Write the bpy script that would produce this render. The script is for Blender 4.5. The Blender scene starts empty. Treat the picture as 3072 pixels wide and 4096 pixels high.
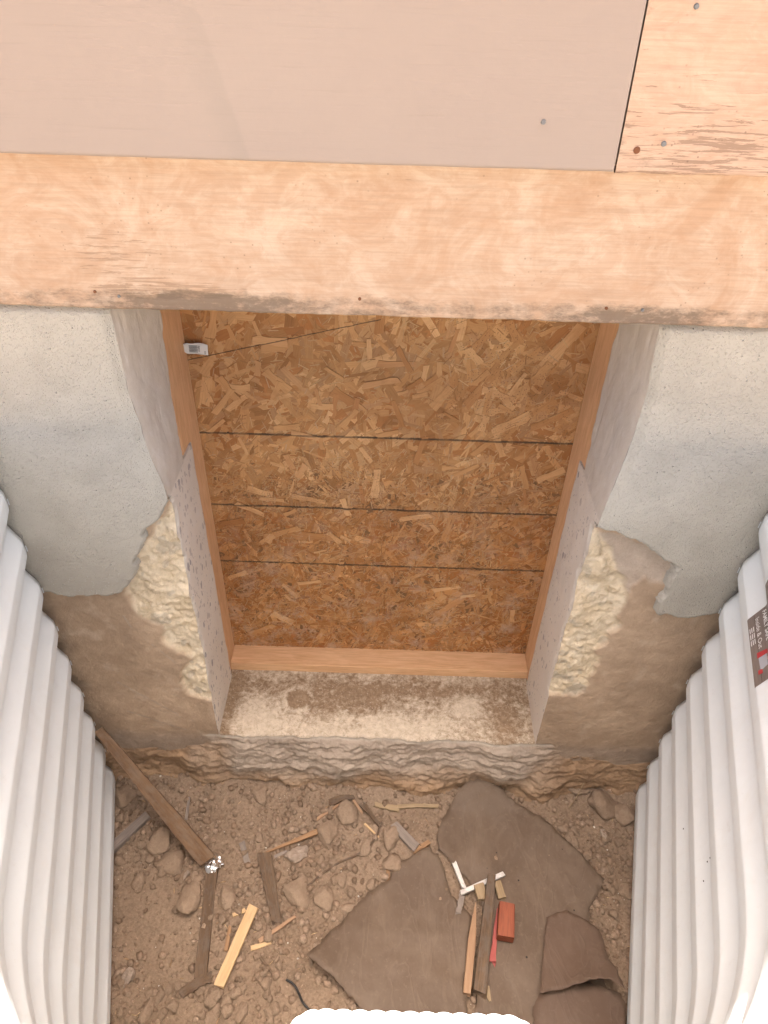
import bpy, bmesh, math, random
import numpy as np
from mathutils import Vector, Matrix
from mathutils.geometry import delaunay_2d_cdt

# ------------------------------------------------------------------ camera
SC = bpy.context.scene
COL = SC.collection
CAM = np.array([0.0, -1.2, 2.04]); FPX = 2900.0
P = math.radians(39.35); R = math.radians(1.75)
FW = np.array([0, math.cos(P), -math.sin(P)])
UP0 = np.array([0, math.sin(P), math.cos(P)]); RT0 = np.array([1.0, 0, 0])
RT = RT0*math.cos(R)+UP0*math.sin(R); UP = -RT0*math.sin(R)+UP0*math.cos(R)
cd = bpy.data.cameras.new('camera'); cam = bpy.data.objects.new('camera', cd); COL.objects.link(cam)
cd.sensor_fit = 'VERTICAL'; cd.sensor_height = 36; cd.lens = 36*FPX/4096; cd.clip_start = 0.02; cd.clip_end = 500
M4 = Matrix.Identity(4)
for i in range(3):
    M4[i][0] = RT[i]; M4[i][1] = UP[i]; M4[i][2] = -FW[i]; M4[i][3] = CAM[i]
cam.matrix_world = M4
SC.camera = cam
# ------------------------------------------------------------------ light
SUN_EL = 78.6
w = bpy.data.worlds.new('World'); SC.world = w; w.use_nodes = True
nt = w.node_tree; bg = nt.nodes['Background']
sk = nt.nodes.new('ShaderNodeTexSky'); sk.sky_type = 'NISHITA'; sk.sun_disc = False
sk.sun_elevation = math.radians(SUN_EL); sk.sun_rotation = 0
sk.air_density = 0.35; sk.dust_density = 9.0; sk.ozone_density = 0.0
nt.links.new(sk.outputs[0], bg.inputs[0]); bg.inputs[1].default_value = 0.15
ld = bpy.data.lights.new('sun', 'SUN'); ld.energy = 5.0; ld.angle = math.radians(0.53); ld.color = (1, .955, .885)
sun = bpy.data.objects.new('sun', ld); COL.objects.link(sun)
sun.rotation_euler = (-math.radians(90-SUN_EL), 0, 0); sun.location = (0, 2, 8)
SC.view_settings.view_transform = 'Standard'; SC.view_settings.look = 'None'
SC.cycles.use_adaptive_sampling = True; SC.cycles.adaptive_threshold = 0.025
SC.view_settings.gamma = 1; SC.view_settings.exposure = 2.3

# ------------------------------------------------------------------ helpers
rng = np.random.default_rng(7); random.seed(7)
S_ = 3072/1659.0
def ray(u, v):
    d = FW*FPX+RT*(u*S_-1536)+UP*(2048-v*S_); return d
def on_z(u, v, z=0.0):                       # picture point -> place on a level surface
    d = ray(u, v); t = (z-CAM[2])/d[2]; return CAM+t*d
def on_y(u, v, y=0.0):                       # picture point -> place on a wall-parallel surface
    d = ray(u, v); t = (y-CAM[1])/d[1]; return CAM+t*d
def _h(ix, iy, iz, seed):
    n = (ix.astype(np.int64)*374761393+iy.astype(np.int64)*668265263+iz.astype(np.int64)*2147483647+seed*1274126177) & 0xffffffff
    n = ((n ^ (n >> 13))*1274126177) & 0xffffffff
    n = ((n ^ (n >> 16))*2246822519) & 0xffffffff
    return ((n ^ (n >> 15)) & 0xffff)/65535.0
def vn(x, y, z=None, seed=0):
    x = np.asarray(x, float); y = np.asarray(y, float); z = np.zeros_like(x) if z is None else np.asarray(z, float)
    xi = np.floor(x); yi = np.floor(y); zi = np.floor(z)
    fx, fy, fz = x-xi, y-yi, z-zi
    fx = fx*fx*(3-2*fx); fy = fy*fy*(3-2*fy); fz = fz*fz*(3-2*fz)
    r = 0
    for a in (0, 1):
        for b in (0, 1):
            for c in (0, 1):
                r = r+_h(xi+a, yi+b, zi+c, seed)*(fx if a else 1-fx)*(fy if b else 1-fy)*(fz if c else 1-fz)
    return r*2-1
def fbm(x, y, f, o=4, seed=0, z=None, g=.5):
    r = 0; a = 1; s = 0
    for k in range(o):
        r = r+a*vn(np.asarray(x)*f, np.asarray(y)*f, None if z is None else np.asarray(z)*f, seed+k*17); s += a; a *= g; f *= 2.03
    return r/s
def sst(a, b, x):
    t = np.clip((x-a)/(b-a), 0, 1); return t*t*(3-2*t)
def inpoly(x, y, poly):
    r = np.zeros(np.shape(x), bool); n = len(poly)
    for i in range(n):
        x1, y1 = poly[i]; x2, y2 = poly[(i+1) % n]
        if y1 == y2: continue
        c = ((y1 > y) != (y2 > y)) & (x < (x2-x1)*(y-y1)/(y2-y1)+x1)
        r ^= c
    return r
def mix(a, b, t):
    a = np.asarray(a, float); b = np.asarray(b, float); t = np.asarray(t)[..., None]
    return a*(1-t)+b*t

def mesh_np(name, verts, faces, mats, cols=None, smooth=True, uv=None, extra=None):
    me = bpy.data.meshes.new(name)
    verts = np.asarray(verts, np.float32)
    if isinstance(faces, np.ndarray):
        n, k = faces.shape
        me.vertices.add(len(verts)); me.vertices.foreach_set('co', verts.ravel())
        me.loops.add(n*k); me.loops.foreach_set('vertex_index', faces.astype(np.int32).ravel())
        me.polygons.add(n); me.polygons.foreach_set('loop_start', np.arange(0, n*k, k, dtype=np.int32))
        me.polygons.foreach_set('loop_total', np.full(n, k, np.int32))
        me.update(calc_edges=True)
    else:
        me.from_pydata(verts.tolist(), [], faces)
    if smooth: me.polygons.foreach_set('use_smooth', np.ones(len(me.polygons), bool))
    def attr(nm, c):
        at = me.color_attributes.new(nm, 'FLOAT_COLOR', 'POINT')
        c = np.asarray(c, np.float32); c4 = np.ones((len(verts), 4), np.float32); c4[:, :3] = c.reshape(-1, 3)
        at.data.foreach_set('color', c4.ravel())
    if cols is not None: attr('Col', cols)
    if extra is not None: attr('Msk', extra)
    if uv is not None:
        ul = me.uv_layers.new(name='UVMap'); li = np.zeros(len(me.loops), np.int32); me.loops.foreach_get('vertex_index', li)
        ul.data.foreach_set('uv', np.asarray(uv, np.float32)[li].ravel())
    for m in (mats if isinstance(mats, (list, tuple)) else [mats]): me.materials.append(m)
    me.validate(); me.update()
    return me
def grid_faces(n, m, keep=None, flip=False):
    i = np.arange(n*m).reshape(n, m)
    f = np.stack([i[:-1, :-1], i[1:, :-1], i[1:, 1:], i[:-1, 1:]], -1).reshape(-1, 4)
    if flip: f = f[:, ::-1]
    if keep is not None:
        k = keep.ravel(); f = f[k[f].any(1)]
    return np.ascontiguousarray(f)
def link(name, me, parent=None):
    o = bpy.data.objects.new(name, me); COL.objects.link(o)
    if parent: o.parent = parent
    return o
def grid(name, X, Y, Z, mat, parent=None, col=None, keep=None, flip=False, extra=None, smooth=True):
    V = np.stack([X, Y, Z], -1).reshape(-1, 3)
    return link(name, mesh_np(name, V, grid_faces(X.shape[0], X.shape[1], keep, flip), mat, None if col is None else col.reshape(-1, 3), smooth, None, None if extra is None else extra.reshape(-1, 3)), parent)
def tag(o, label=None, cat=None, group=None, kind=None):
    if label: o['label'] = label
    if cat: o['category'] = cat
    if group: o['group'] = group
    if kind: o['kind'] = kind
    return o
def thing(name, label, cat, loc=(0, 0, 0), group=None):
    o = bpy.data.objects.new(name, None); COL.objects.link(o); o.location = loc; o.empty_display_size = .05
    return tag(o, label, cat, group)
def shift(o, root):                          # children are built in world space: cancel the parent's place
    o.parent = root; o.matrix_parent_inverse = Matrix.Translation(-Vector(root.location)); return o

# ------------------------------------------------------------------ materials
class N:
    def __init__(s, name, rough=.8):
        s.m = bpy.data.materials.new(name); s.m.use_nodes = True; s.t = s.m.node_tree
        s.b = s.t.nodes['Principled BSDF']; s.b.inputs['Roughness'].default_value = rough
        s.b.inputs['Specular IOR Level'].default_value = .3
        s._h = None
    def n(s, ty, **kw):
        o = s.t.nodes.new(ty)
        for k, v in kw.items(): setattr(o, k, v)
        return o
    def l(s, a, b): s.t.links.new(a, b)
    def put(s, sock, v):
        if hasattr(v, 'node'): s.l(v, sock)
        elif isinstance(v, (tuple, list)): sock.default_value = (*v, 1) if len(v) == 3 and sock.type == 'RGBA' else v
        else: sock.default_value = v
    def co(s, kind='Object', scale=(1, 1, 1), rnd=False):
        c = s.n('ShaderNodeTexCoord').outputs[kind] if kind != 'Pos' else s.n('ShaderNodeNewGeometry').outputs['Position']
        mp = s.n('ShaderNodeMapping'); s.l(c, mp.inputs[0]); mp.inputs['Scale'].default_value = scale
        if rnd:
            oi = s.n('ShaderNodeObjectInfo'); mu = s.n('ShaderNodeMath', operation='MULTIPLY'); s.l(oi.outputs['Random'], mu.inputs[0]); mu.inputs[1].default_value = 37
            cb = s.n('ShaderNodeCombineXYZ')
            for i in range(3): s.l(mu.outputs[0], cb.inputs[i])
            s.l(cb.outputs[0], mp.inputs['Location'])
        return mp.outputs[0]
    def noise(s, co, scale, detail=4, rough=.55, dist=0):
        o = s.n('ShaderNodeTexNoise'); s.l(co, o.inputs['Vector']); o.inputs['Scale'].default_value = scale
        o.inputs['Detail'].default_value = detail; o.inputs['Roughness'].default_value = rough; o.inputs['Distortion'].default_value = dist
        return o.outputs['Fac']
    def vor(s, co, scale, feature='F1', out='Distance', rnd=1.0):
        o = s.n('ShaderNodeTexVoronoi', feature=feature); s.l(co, o.inputs['Vector']); o.inputs['Scale'].default_value = scale
        o.inputs['Randomness'].default_value = rnd
        return o.outputs[out]
    def ramp(s, f, *stops):
        r = s.n('ShaderNodeValToRGB'); s.l(f, r.inputs[0]); e = r.color_ramp.elements
        while len(e) < len(stops): e.new(.5)
        for k, (p, c) in enumerate(stops):
            e[k].position = p; e[k].color = (c, c, c, 1) if isinstance(c, (int, float)) else (*c, 1)
        return r.outputs[0]
    def mx(s, f, a, b, mode='MIX'):
        o = s.n('ShaderNodeMix', data_type='RGBA', blend_type=mode)
        s.put(o.inputs[0], f); s.put(o.inputs[6], a); s.put(o.inputs[7], b); return o.outputs[2]
    def math(s, op, a, b=0, c=0):
        o = s.n('ShaderNodeMath', operation=op); s.put(o.inputs[0], a); s.put(o.inputs[1], b); s.put(o.inputs[2], c); return o.outputs[0]
    def attr(s, nm='Col'):
        return s.n('ShaderNodeAttribute', attribute_name=nm).outputs['Color']
    def sep(s, v):
        return s.n_sep(v)
    def n_sep(s, v):
        o = s.n('ShaderNodeSeparateXYZ'); s.l(v, o.inputs[0]); return o.outputs
    def bump(s, h, strength, dist):
        b = s.n('ShaderNodeBump'); b.inputs['Strength'].default_value = strength; b.inputs['Distance'].default_value = dist
        s.l(h, b.inputs['Height'])
        if s._h is not None: s.l(s._h, b.inputs['Normal'])
        s._h = b.outputs[0]; s.l(s._h, s.b.inputs['Normal'])
    def color(s, c): s.put(s.b.inputs['Base Color'], c)
    def rough(s, r): s.put(s.b.inputs['Roughness'], r)

def flat(name, c, rough=.6, metal=0, spec=.3):
    a = N(name, rough); a.color(c); a.b.inputs['Metallic'].default_value = metal; a.b.inputs['Specular IOR Level'].default_value = spec
    return a.m

def m_plaster():
    a = N('plaster', .8); co = a.co('Pos')
    big = a.noise(co, 3.2, 5, .6); mid = a.noise(co, 45, 5, .7); fine = a.noise(co, 330, 2, .6); gr = a.vor(co, 230); gr2 = a.vor(co, 120)
    c = a.mx(a.ramp(big, (.3, 0), (.7, 1)), a.mx(1.0, a.attr(), (.88, .87, .86), 'MULTIPLY'), a.attr())
    c = a.mx(a.math('MULTIPLY', a.ramp(mid, (.30, 1), (.42, 0)), .22), c, (.25, .235, .215))
    sp = a.ramp(gr, (.08, 1), (.42, 0)); sp2 = a.ramp(gr2, (.06, 1), (.22, 0))
    c = a.mx(a.math('MULTIPLY', sp2, .28), c, (.70, .68, .64))
    dk = a.noise(co, 150, 2, .5); c = a.mx(a.math('MULTIPLY', a.ramp(dk, (.26, 1), (.36, 0)), .16), c, (.24, .225, .20))
    a.color(c); a.bump(mid, .25, .004); a.bump(sp, .5, .003); a.bump(sp2, .6, .004); a.bump(fine, .4, .0015)
    return a.m
def m_concrete():
    a = N('bare_concrete', .9); co = a.co('Pos'); b = a.attr()
    f = a.noise(co, 150, 5, .72, .2); g = a.noise(co, 18, 6, .72, .3); s = a.noise(co, 320, 3, .6); l = a.noise(a.co('Pos', (1, 1, 3.2)), 28, 5, .7, .5)
    c = a.mx(a.ramp(g, (.30, 0), (.70, 1)), a.mx(1.0, b, (.80, .77, .74), 'MULTIPLY'), a.mx(1.0, b, (1.10, 1.08, 1.06), 'MULTIPLY'))
    c = a.mx(a.math('MULTIPLY', a.ramp(f, (.58, 0), (.75, 1)), .45), c, a.mx(1.0, b, (1.5, 1.45, 1.4), 'MULTIPLY'))
    c = a.mx(a.math('MULTIPLY', a.ramp(f, (.26, 1), (.40, 0)), .5), c, a.mx(1.0, b, (.55, .52, .48), 'MULTIPLY'))
    c = a.mx(a.math('MULTIPLY', a.ramp(l, (.60, 0), (.70, 1)), .3), c, a.mx(1.0, b, (1.35, 1.32, 1.28), 'MULTIPLY'))
    a.color(c); a.bump(g, .22, .006); a.bump(l, .22, .004); a.bump(f, .6, .004); a.bump(s, .5, .002)
    return a.m
def m_sawn():
    a = N('sawn_concrete', .8); co = a.co('Pos', (1, 1.6, 1)); c0 = a.attr()
    def peb(scale, thr, lo, hi, tint1, tint2, c):
        vd = a.vor(co, scale); vc = a.vor(co, scale, out='Color')
        rr = a.n_sep(vc)
        on = a.math('GREATER_THAN', rr[0], thr)
        sz = a.math('ADD', a.math('MULTIPLY', rr[1], hi-lo), lo)
        m = a.math('MULTIPLY', a.math('LESS_THAN', a.math('ADD', vd, a.math('MULTIPLY', a.noise(co, scale*2.5, 2), .25)), a.math('ADD', sz, .12)), on)
        return a.mx(a.math('MULTIPLY', m, .8), c, a.mx(rr[2], tint1, tint2))
    mk = a.n_sep(a.attr('Msk'))[0]
    c = peb(38, .62, .12, .50, (0.2, 0.188, 0.194), (0.5, 0.425, 0.375), c0)
    c = peb(95, .62, .12, .42, (0.25, 0.237, 0.225), (0.525, 0.45, 0.4), c)
    c = a.mx(mk, c0, c)
    n1 = a.noise(co, 35, 4); c = a.mx(a.math('MULTIPLY', a.ramp(n1, (.45, 0), (.7, 1)), .3), c, (0.7, 0.663, 0.625))
    a.color(c); a.bump(a.noise(co, 160, 3), .25, .002); return a.m
def m_sill():
    a = N('stained_sill', .88); co = a.co('Pos')
    n = a.noise(co, 20, 6, .72, .8); n2 = a.noise(co, 70, 6, .75, .4); n3 = a.noise(co, 9, 4, .6); sp = a.noise(co, 190, 3, .6)
    br = a.mx(a.ramp(n2, (.3, 0), (.7, 1)), (0.216, 0.143, 0.0828), (0.41, 0.291, 0.184)); wh = a.mx(a.ramp(n2, (.3, 0), (.7, 1)), (0.475, 0.377, 0.258), (0.756, 0.653, 0.506))
    mk = a.n_sep(a.attr('Msk'))[0]
    v = a.math('ADD', a.math('MULTIPLY', n, .55), a.math('ADD', a.math('MULTIPLY', n2, .45), a.math('MULTIPLY', a.math('SUBTRACT', mk, .5), .42)))
    f = a.ramp(v, (.42, 0), (.50, .45), (.62, 1))
    c = a.mx(f, br, wh)
    c = a.mx(a.math('MULTIPLY', a.ramp(sp, (.62, 0), (.68, 1)), .6), c, (.68, .62, .52))
    c = a.mx(a.math('MULTIPLY', a.ramp(sp, (.30, 1), (.36, 0)), .7), c, (.12, .085, .055))
    a.color(c); a.bump(f, .3, .002); a.bump(n2, .5, .004); a.bump(sp, .4, .0015); return a.m
def m_plastic():
    a = N('well_plastic', .38); co = a.co('Pos')
    n = a.noise(co, 9, 3); f = a.noise(co, 60, 5, .7)
    c = a.mx(a.ramp(n, (.3, 0), (.7, 1)), (.755, .79, .795), (.785, .82, .825))
    c = a.mx(a.math('MULTIPLY', a.ramp(f, (.60, 0), (.75, 1)), .16), c, (.52, .46, .39))
    st = a.noise(a.co('Pos', (1, 1, 1)), 3.5, 6, .75, .6); c = a.mx(a.math('MULTIPLY', a.ramp(st, (.52, 0), (.72, 1)), .25), c, (.62, .57, .50))
    a.color(c); a.b.inputs['Specular IOR Level'].default_value = .4
    a.rough(a.ramp(f, (.3, .34), (.7, .5))); a.bump(a.noise(co, 500, 2), .06, .0006); a.bump(n, .12, .01)
    return a.m
def m_painted_board(name, paint, paint2, wood, dark, along=(3, 1, 70)):
    a = N(name, .62); P_ = a.co('Pos'); g = a.co('Pos', along)
    mk = a.n_sep(a.attr('Msk'))
    gr = a.noise(g, 3.2, 6, .65, .4); gr2 = a.noise(a.co('Pos', (2.2, 1, 36)), 5, 5, .7, .6)
    big = a.noise(P_, 7, 6, .7, 1.2)
    c = a.mx(a.ramp(big, (.36, 0), (.64, 1)), paint, paint2)
    b2 = a.noise(a.co('Pos', (1, 1, 1.6)), 17, 5, .7, 1.5); c = a.mx(a.math('MULTIPLY', a.ramp(b2, (.42, 1), (.55, 0)), .30), c, a.mx(1.0, paint, (.86, .76, .68), 'MULTIPLY'))
    c = a.mx(a.math('MULTIPLY', a.ramp(gr, (.35, 1), (.6, 0)), .22), c, dark)
    # worn patches where the paint has flaked along the grain
    fl = a.ramp(a.math('ADD', gr2, a.math('MULTIPLY', a.math('SUBTRACT', mk[0], 1.0), .42)), (.56, 0), (.585, 1))
    c = a.mx(a.math('MULTIPLY', fl, .7), c, a.mx(gr, wood, dark))
    # grime
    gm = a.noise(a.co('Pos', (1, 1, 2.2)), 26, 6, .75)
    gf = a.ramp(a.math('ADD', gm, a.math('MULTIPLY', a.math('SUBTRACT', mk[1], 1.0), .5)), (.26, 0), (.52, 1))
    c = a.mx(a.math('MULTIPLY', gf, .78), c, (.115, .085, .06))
    # little dark pits
    pt = a.vor(P_, 90); pn = a.noise(P_, 9, 4)
    pf = a.math('MULTIPLY', a.ramp(pt, (.10, 1), (.16, 0)), a.ramp(pn, (.54, 0), (.62, 1)))
    c = a.mx(a.math('MULTIPLY', pf, .6), c, dark)
    ck = a.noise(a.co('Pos', (3.5, 1, 60)), 9, 3, .6, .3); c = a.mx(a.math('MULTIPLY', a.ramp(ck, (.22, 1), (.27, 0)), .55), c, dark)
    a.color(c); a.bump(gr, .18, .002); a.bump(fl, -.5, .0025); a.bump(gm, .15, .003)
    return a.m
def m_siding():
    a = N('siding_paint', .5); P_ = a.co('Pos'); mk = a.n_sep(a.attr('Msk'))
    gr = a.noise(a.co('Pos', (1.6, 1, 60)), 4, 5, .6, .2); lo = a.noise(P_, 4, 4, .6)
    c = a.mx(lo, (0.278, 0.223, 0.19), (0.3, 0.245, 0.208))
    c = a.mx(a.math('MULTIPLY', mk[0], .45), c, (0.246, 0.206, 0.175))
    c = a.mx(a.math('MULTIPLY', a.ramp(gr, (.30, 1), (.42, 0)), .13), c, (0.19, 0.152, 0.123))
    pt = a.vor(P_, 38); c = a.mx(a.math('MULTIPLY', a.ramp(pt, (.03, 1), (.05, 0)), .35), c, (.36, .26, .19))
    a.color(c); a.bump(gr, .22, .0015); a.bump(a.noise(P_, 150, 3), .08, .001); a.bump(mk[1], -.6, .0012)
    return a.m
def m_wood(name, c1, c2, c3=None, grain=1.0, rough=.75, wear=0.0, wearc=(.3, .27, .25)):
    a = N(name, rough); co = a.co('Object', (3, 26*grain, 26*grain), True); co2 = a.co('Object', (6, 90*grain, 90*grain), True)
    g = a.noise(co, 2.4, 4, .6, 1.2); f = a.noise(co2, 3, 4, .65)
    c = a.mx(a.ramp(g, (.38, 0), (.62, 1)), c1, c2)
    c = a.mx(a.math('MULTIPLY', a.ramp(f, (.33, 1), (.52, 0)), .45), c, c3 or tuple(x*.5 for x in c1))
    if wear:
        wn = a.noise(a.co('Object', (8, 14, 14), True), 4, 5, .7); c = a.mx(a.math('MULTIPLY', a.ramp(wn, (.45, 0), (.6, 1)), wear), c, wearc)
    a.color(c); a.bump(f, .35, .002); a.bump(g, .2, .003); return a.m
def m_strand(name, from_attr):
    a = N(name, .7); P_ = a.co('Pos')
    uv = a.n('ShaderNodeUVMap').outputs[0]; mp = a.n('ShaderNodeMapping'); a.l(uv, mp.inputs[0]); mp.inputs['Scale'].default_value = (14, 330, 1)
    if from_attr: base = a.attr()
    else:
        oi = a.n('ShaderNodeObjectInfo'); base = a.ramp(oi.outputs['Random'], (0, (0.38, 0.179, 0.0682)), (.2, (0.506, 0.281, 0.123)), (.45, (0.582, 0.351, 0.17)), (.75, (0.658, 0.421, 0.224)), (1, (0.442, 0.217, 0.0883)))
    base = a.mx(1.0, base, (1.06, .98, .86), 'MULTIPLY')
    st = a.noise(P_, 11, 5, .7, .5); base = a.mx(a.math('MULTIPLY', a.ramp(st, (.50, 0), (.66, 1)), .38), base, (.38, .17, .055))
    f = a.noise(mp.outputs[0], 1.0, 4, .6)
    c = a.mx(a.math('MULTIPLY', a.ramp(f, (.30, 1), (.55, 0)), .38), base, a.mx(1.0, base, (.58, .50, .42), 'MULTIPLY'))
    big = a.noise(P_, 3.5, 4, .6)
    c = a.mx(a.math('MULTIPLY', a.ramp(big, (.42, 1), (.6, 0)), .45), c, a.mx(1.0, c, (.72, .60, .50), 'MULTIPLY'))
    s = a.n_sep(P_)
    # pale scuffed bloom on the lower half
    bl = a.noise(P_, 17, 6, .75)
    zz = a.ramp(s[2], (.35, 1), (1.2, 0))
    c = a.mx(a.math('MULTIPLY', a.math('MULTIPLY', a.ramp(bl, (.50, 0), (.68, 1)), zz), .62), c, (.56, .43, .32))
    # mould specks
    v = a.vor(P_, 170); pn = a.noise(P_, 5.5, 3, .6)
    sp = a.math('MULTIPLY', a.ramp(v, (.16, 1), (.26, 0)), a.ramp(pn, (.50, 0), (.60, 1)))
    c = a.mx(a.math('MULTIPLY', sp, .6), c, (.07, .04, .025))
    # printed stud lines and a slanting pencil line
    nz = a.noise(P_, 120, 3, .7); nf = a.noise(P_, 30, 3, .7)
    tot = None
    for (z0, sl) in ((1.0405, -.001), (.811, -.002), (.603, -.003)):
        d = a.math('ABSOLUTE', a.math('SUBTRACT', s[2], a.math('ADD', a.math('MULTIPLY', s[0], sl), z0)))
        d = a.math('ADD', d, a.math('MULTIPLY', a.math('SUBTRACT', nz, .5), .006))
        k = a.ramp(a.math('MULTIPLY', d, 100), (.14, 1), (.42, 0))
        tot = k if tot is None else a.math('MAXIMUM', tot, k)
    tot = a.math('MULTIPLY', tot, a.ramp(nf, (.30, .5), (.55, 1)))
    d = a.math('ABSOLUTE', a.math('SUBTRACT', s[2], a.math('ADD', a.math('MULTIPLY', s[0], .257), 1.358)))
    k = a.math('MULTIPLY', a.ramp(a.math('MULTIPLY', a.math('ADD', d, a.math('MULTIPLY', a.math('SUBTRACT', nz, .5), .002)), 100), (.07, 1), (.16, 0)), a.math('LESS_THAN', s[0], -.02))
    tot = a.math('MAXIMUM', tot, a.math('MULTIPLY', k, .9))
    c = a.mx(a.math('MULTIPLY', tot, .88), c, (.035, .026, .02))
    a.color(c); a.bump(f, .3, .0012); return a.m
def m_soil(name, attr=True, base=(.24, .165, .115)):
    a = N(name, .95); co = a.co('Pos'); b = a.attr() if attr else base
    f = a.noise(co, 130, 6, .75); g = a.noise(co, 26, 5, .65); v = a.vor(co, 150); v2 = a.vor(co, 420)
    c = a.mx(a.ramp(f, (.3, 0), (.7, 1)), a.mx(1.0, b, (.66, .63, .6), 'MULTIPLY'), a.mx(1.0, b, (1.22, 1.2, 1.18), 'MULTIPLY'))
    c = a.mx(a.math('MULTIPLY', a.ramp(g, (.5, 0), (.75, 1)), .4), c, a.mx(1.0, b, (1.25, 1.22, 1.2), 'MULTIPLY'))
    a.color(c); a.bump(g, .35, .01); a.bump(v, -.35, .005); a.bump(f, .6, .004); a.bump(v2, -.3, .002); a.b.inputs['Specular IOR Level'].default_value = .1
    return a.m
def m_stone(name, c1, c2):
    a = N(name, .92); co = a.co('Object', (1, 1, 1), True)
    oi = a.n('ShaderNodeObjectInfo')
    f = a.noise(co, 3.0, 6, .75); g = a.noise(co, 1.5, 4, .6)
    c = a.mx(a.ramp(f, (.3, 0), (.7, 1)), c1, c2)
    c = a.mx(a.math('MULTIPLY', oi.outputs['Random'], .35), c, a.mx(1.0, c, (.72, .68, .66), 'MULTIPLY'))
    c = a.mx(a.math('MULTIPLY', a.ramp(a.noise(co, 14, 3), (.68, 0), (.72, 1)), .4), c, (.42, .34, .27))
    a.color(c); a.bump(g, .5, .006); a.bump(f, .7, .004); a.b.inputs['Specular IOR Level'].default_value = .12
    return a.m
def m_felt(name, c1, c2, dust):
    a = N(name, .66); co = a.co('Pos'); b = a.noise(co, 5, 5, .65, .3); f = a.noise(co, 90, 5, .7); s = a.noise(a.co('Pos', (1, .6, 1)), 9, 5, .72, .2)
    c = a.mx(a.ramp(b, (.3, 0), (.7, 1)), c1, c2)
    c = a.mx(a.math('MULTIPLY', a.ramp(s, (.45, 0), (.75, 1)), .45), c, dust)
    c = a.mx(a.math('MULTIPLY', a.ramp(f, (.56, 0), (.7, 1)), .35), c, dust)
    v = a.vor(co, 16); c = a.mx(a.ramp(v, (.035, 1), (.05, 0)), c, (.02, .015, .012))
    cr = a.noise(a.co('Pos', (1, .35, 1)), 14, 3, .5, .8); cl = a.ramp(cr, (.46, 0), (.50, 1), (.54, 0)); c = a.mx(a.math('MULTIPLY', cl, .18), c, dust)
    a.color(c); a.bump(s, .2, .006); a.bump(cl, .3, .002); a.bump(f, .15, .001); return a.m

PLA = m_plaster(); CON = m_concrete(); SAW = m_sawn(); SIL = m_sill(); PLAS = m_plastic(); SID = m_siding()
SKIRT = m_painted_board('weathered_paint', (.46, .305, .20), (.54, .415, .31), (.36, .235, .15), (.19, .125, .08))
OLDSID = m_painted_board('flaking_paint', (.44, .305, .22), (.48, .345, .255), (.25, .165, .11), (.14, .09, .062), (3, 1, 80))
PINE = m_wood('buck_pine', (0.696, 0.413, 0.215), (0.792, 0.5, 0.28), (0.504, 0.263, 0.117), 1.0, .6)
STR_A = m_strand('osb_strands', True); STR_O = m_strand('osb_strand', False)
SOIL = m_soil('soil'); CLOD = m_stone('clod', (0.252, 0.178, 0.12), (0.34, 0.251, 0.176)); ROCK = m_stone('pale_rock', (.30, .225, .165), (.44, .36, .29))
FELT = m_felt('felt_grey_brown', (0.107, 0.0709, 0.0462), (0.145, 0.101, 0.0682), (0.219, 0.163, 0.117))
FELT2 = m_felt('felt_brown', (.105, .066, .044), (.135, .088, .06), (.18, .128, .094))
W_BROWN = m_wood('old_brown_wood', (0.144, 0.0805, 0.0408), (0.194, 0.115, 0.0626), (0.072, 0.042, 0.0238), .8, .8, .3, (0.216, 0.175, 0.136))
W_DARK = m_wood('dark_wood', (0.11, 0.0676, 0.0393), (0.154, 0.0998, 0.0602), (0.0515, 0.0358, 0.0251), 1, .85, .35, (0.162, 0.139, 0.117))
W_GREY = m_wood('grey_wood', (.20, .165, .14), (.27, .22, .18), (.11, .085, .07), 1.2, .85)
W_PALE = m_wood('pale_pine', (0.546, 0.361, 0.183), (0.598, 0.421, 0.23), (0.396, 0.241, 0.111), .7, .65, .2, (0.44, 0.31, 0.187))
W_STAKE = m_wood('stake_pine', (0.326, 0.196, 0.111), (0.385, 0.24, 0.141), (0.237, 0.13, 0.0666), 1.2, .65)
W_ORANGE = m_wood('orange_wood', (0.272, 0.15, 0.072), (0.34, 0.203, 0.108), (0.15, 0.084, 0.0432), 1, .75)
W_RED = m_wood('red_block', (0.23, 0.0594, 0.028), (0.281, 0.081, 0.038), (0.128, 0.0405, 0.025), .9, .6)
W_TAN = m_wood('tan_wood', (.30, .215, .12), (.36, .265, .16), (.19, .13, .08), 1, .8)
W_WHITE = m_wood('chipped_white', (.62, .585, .54), (.68, .645, .60), (.5, .45, .4), .8, .6, .5, (.30, .25, .21))
FOIL = flat('foil', (.82, .82, .82), .22, 1.0)
STEEL = flat('nail_steel', (.16, .165, .17), .55, .3); RUST = flat('nail_rust', (.16, .065, .03), .85)
PAPER = flat('paper', (.72, .69, .64), .8); INK = flat('ink', (.05, .045, .04), .8)
BLACK = flat('black_rubber', (.025, .023, .022), .45); RUBB = flat('pink_rubber', (.36, .085, .07), .55)

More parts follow.
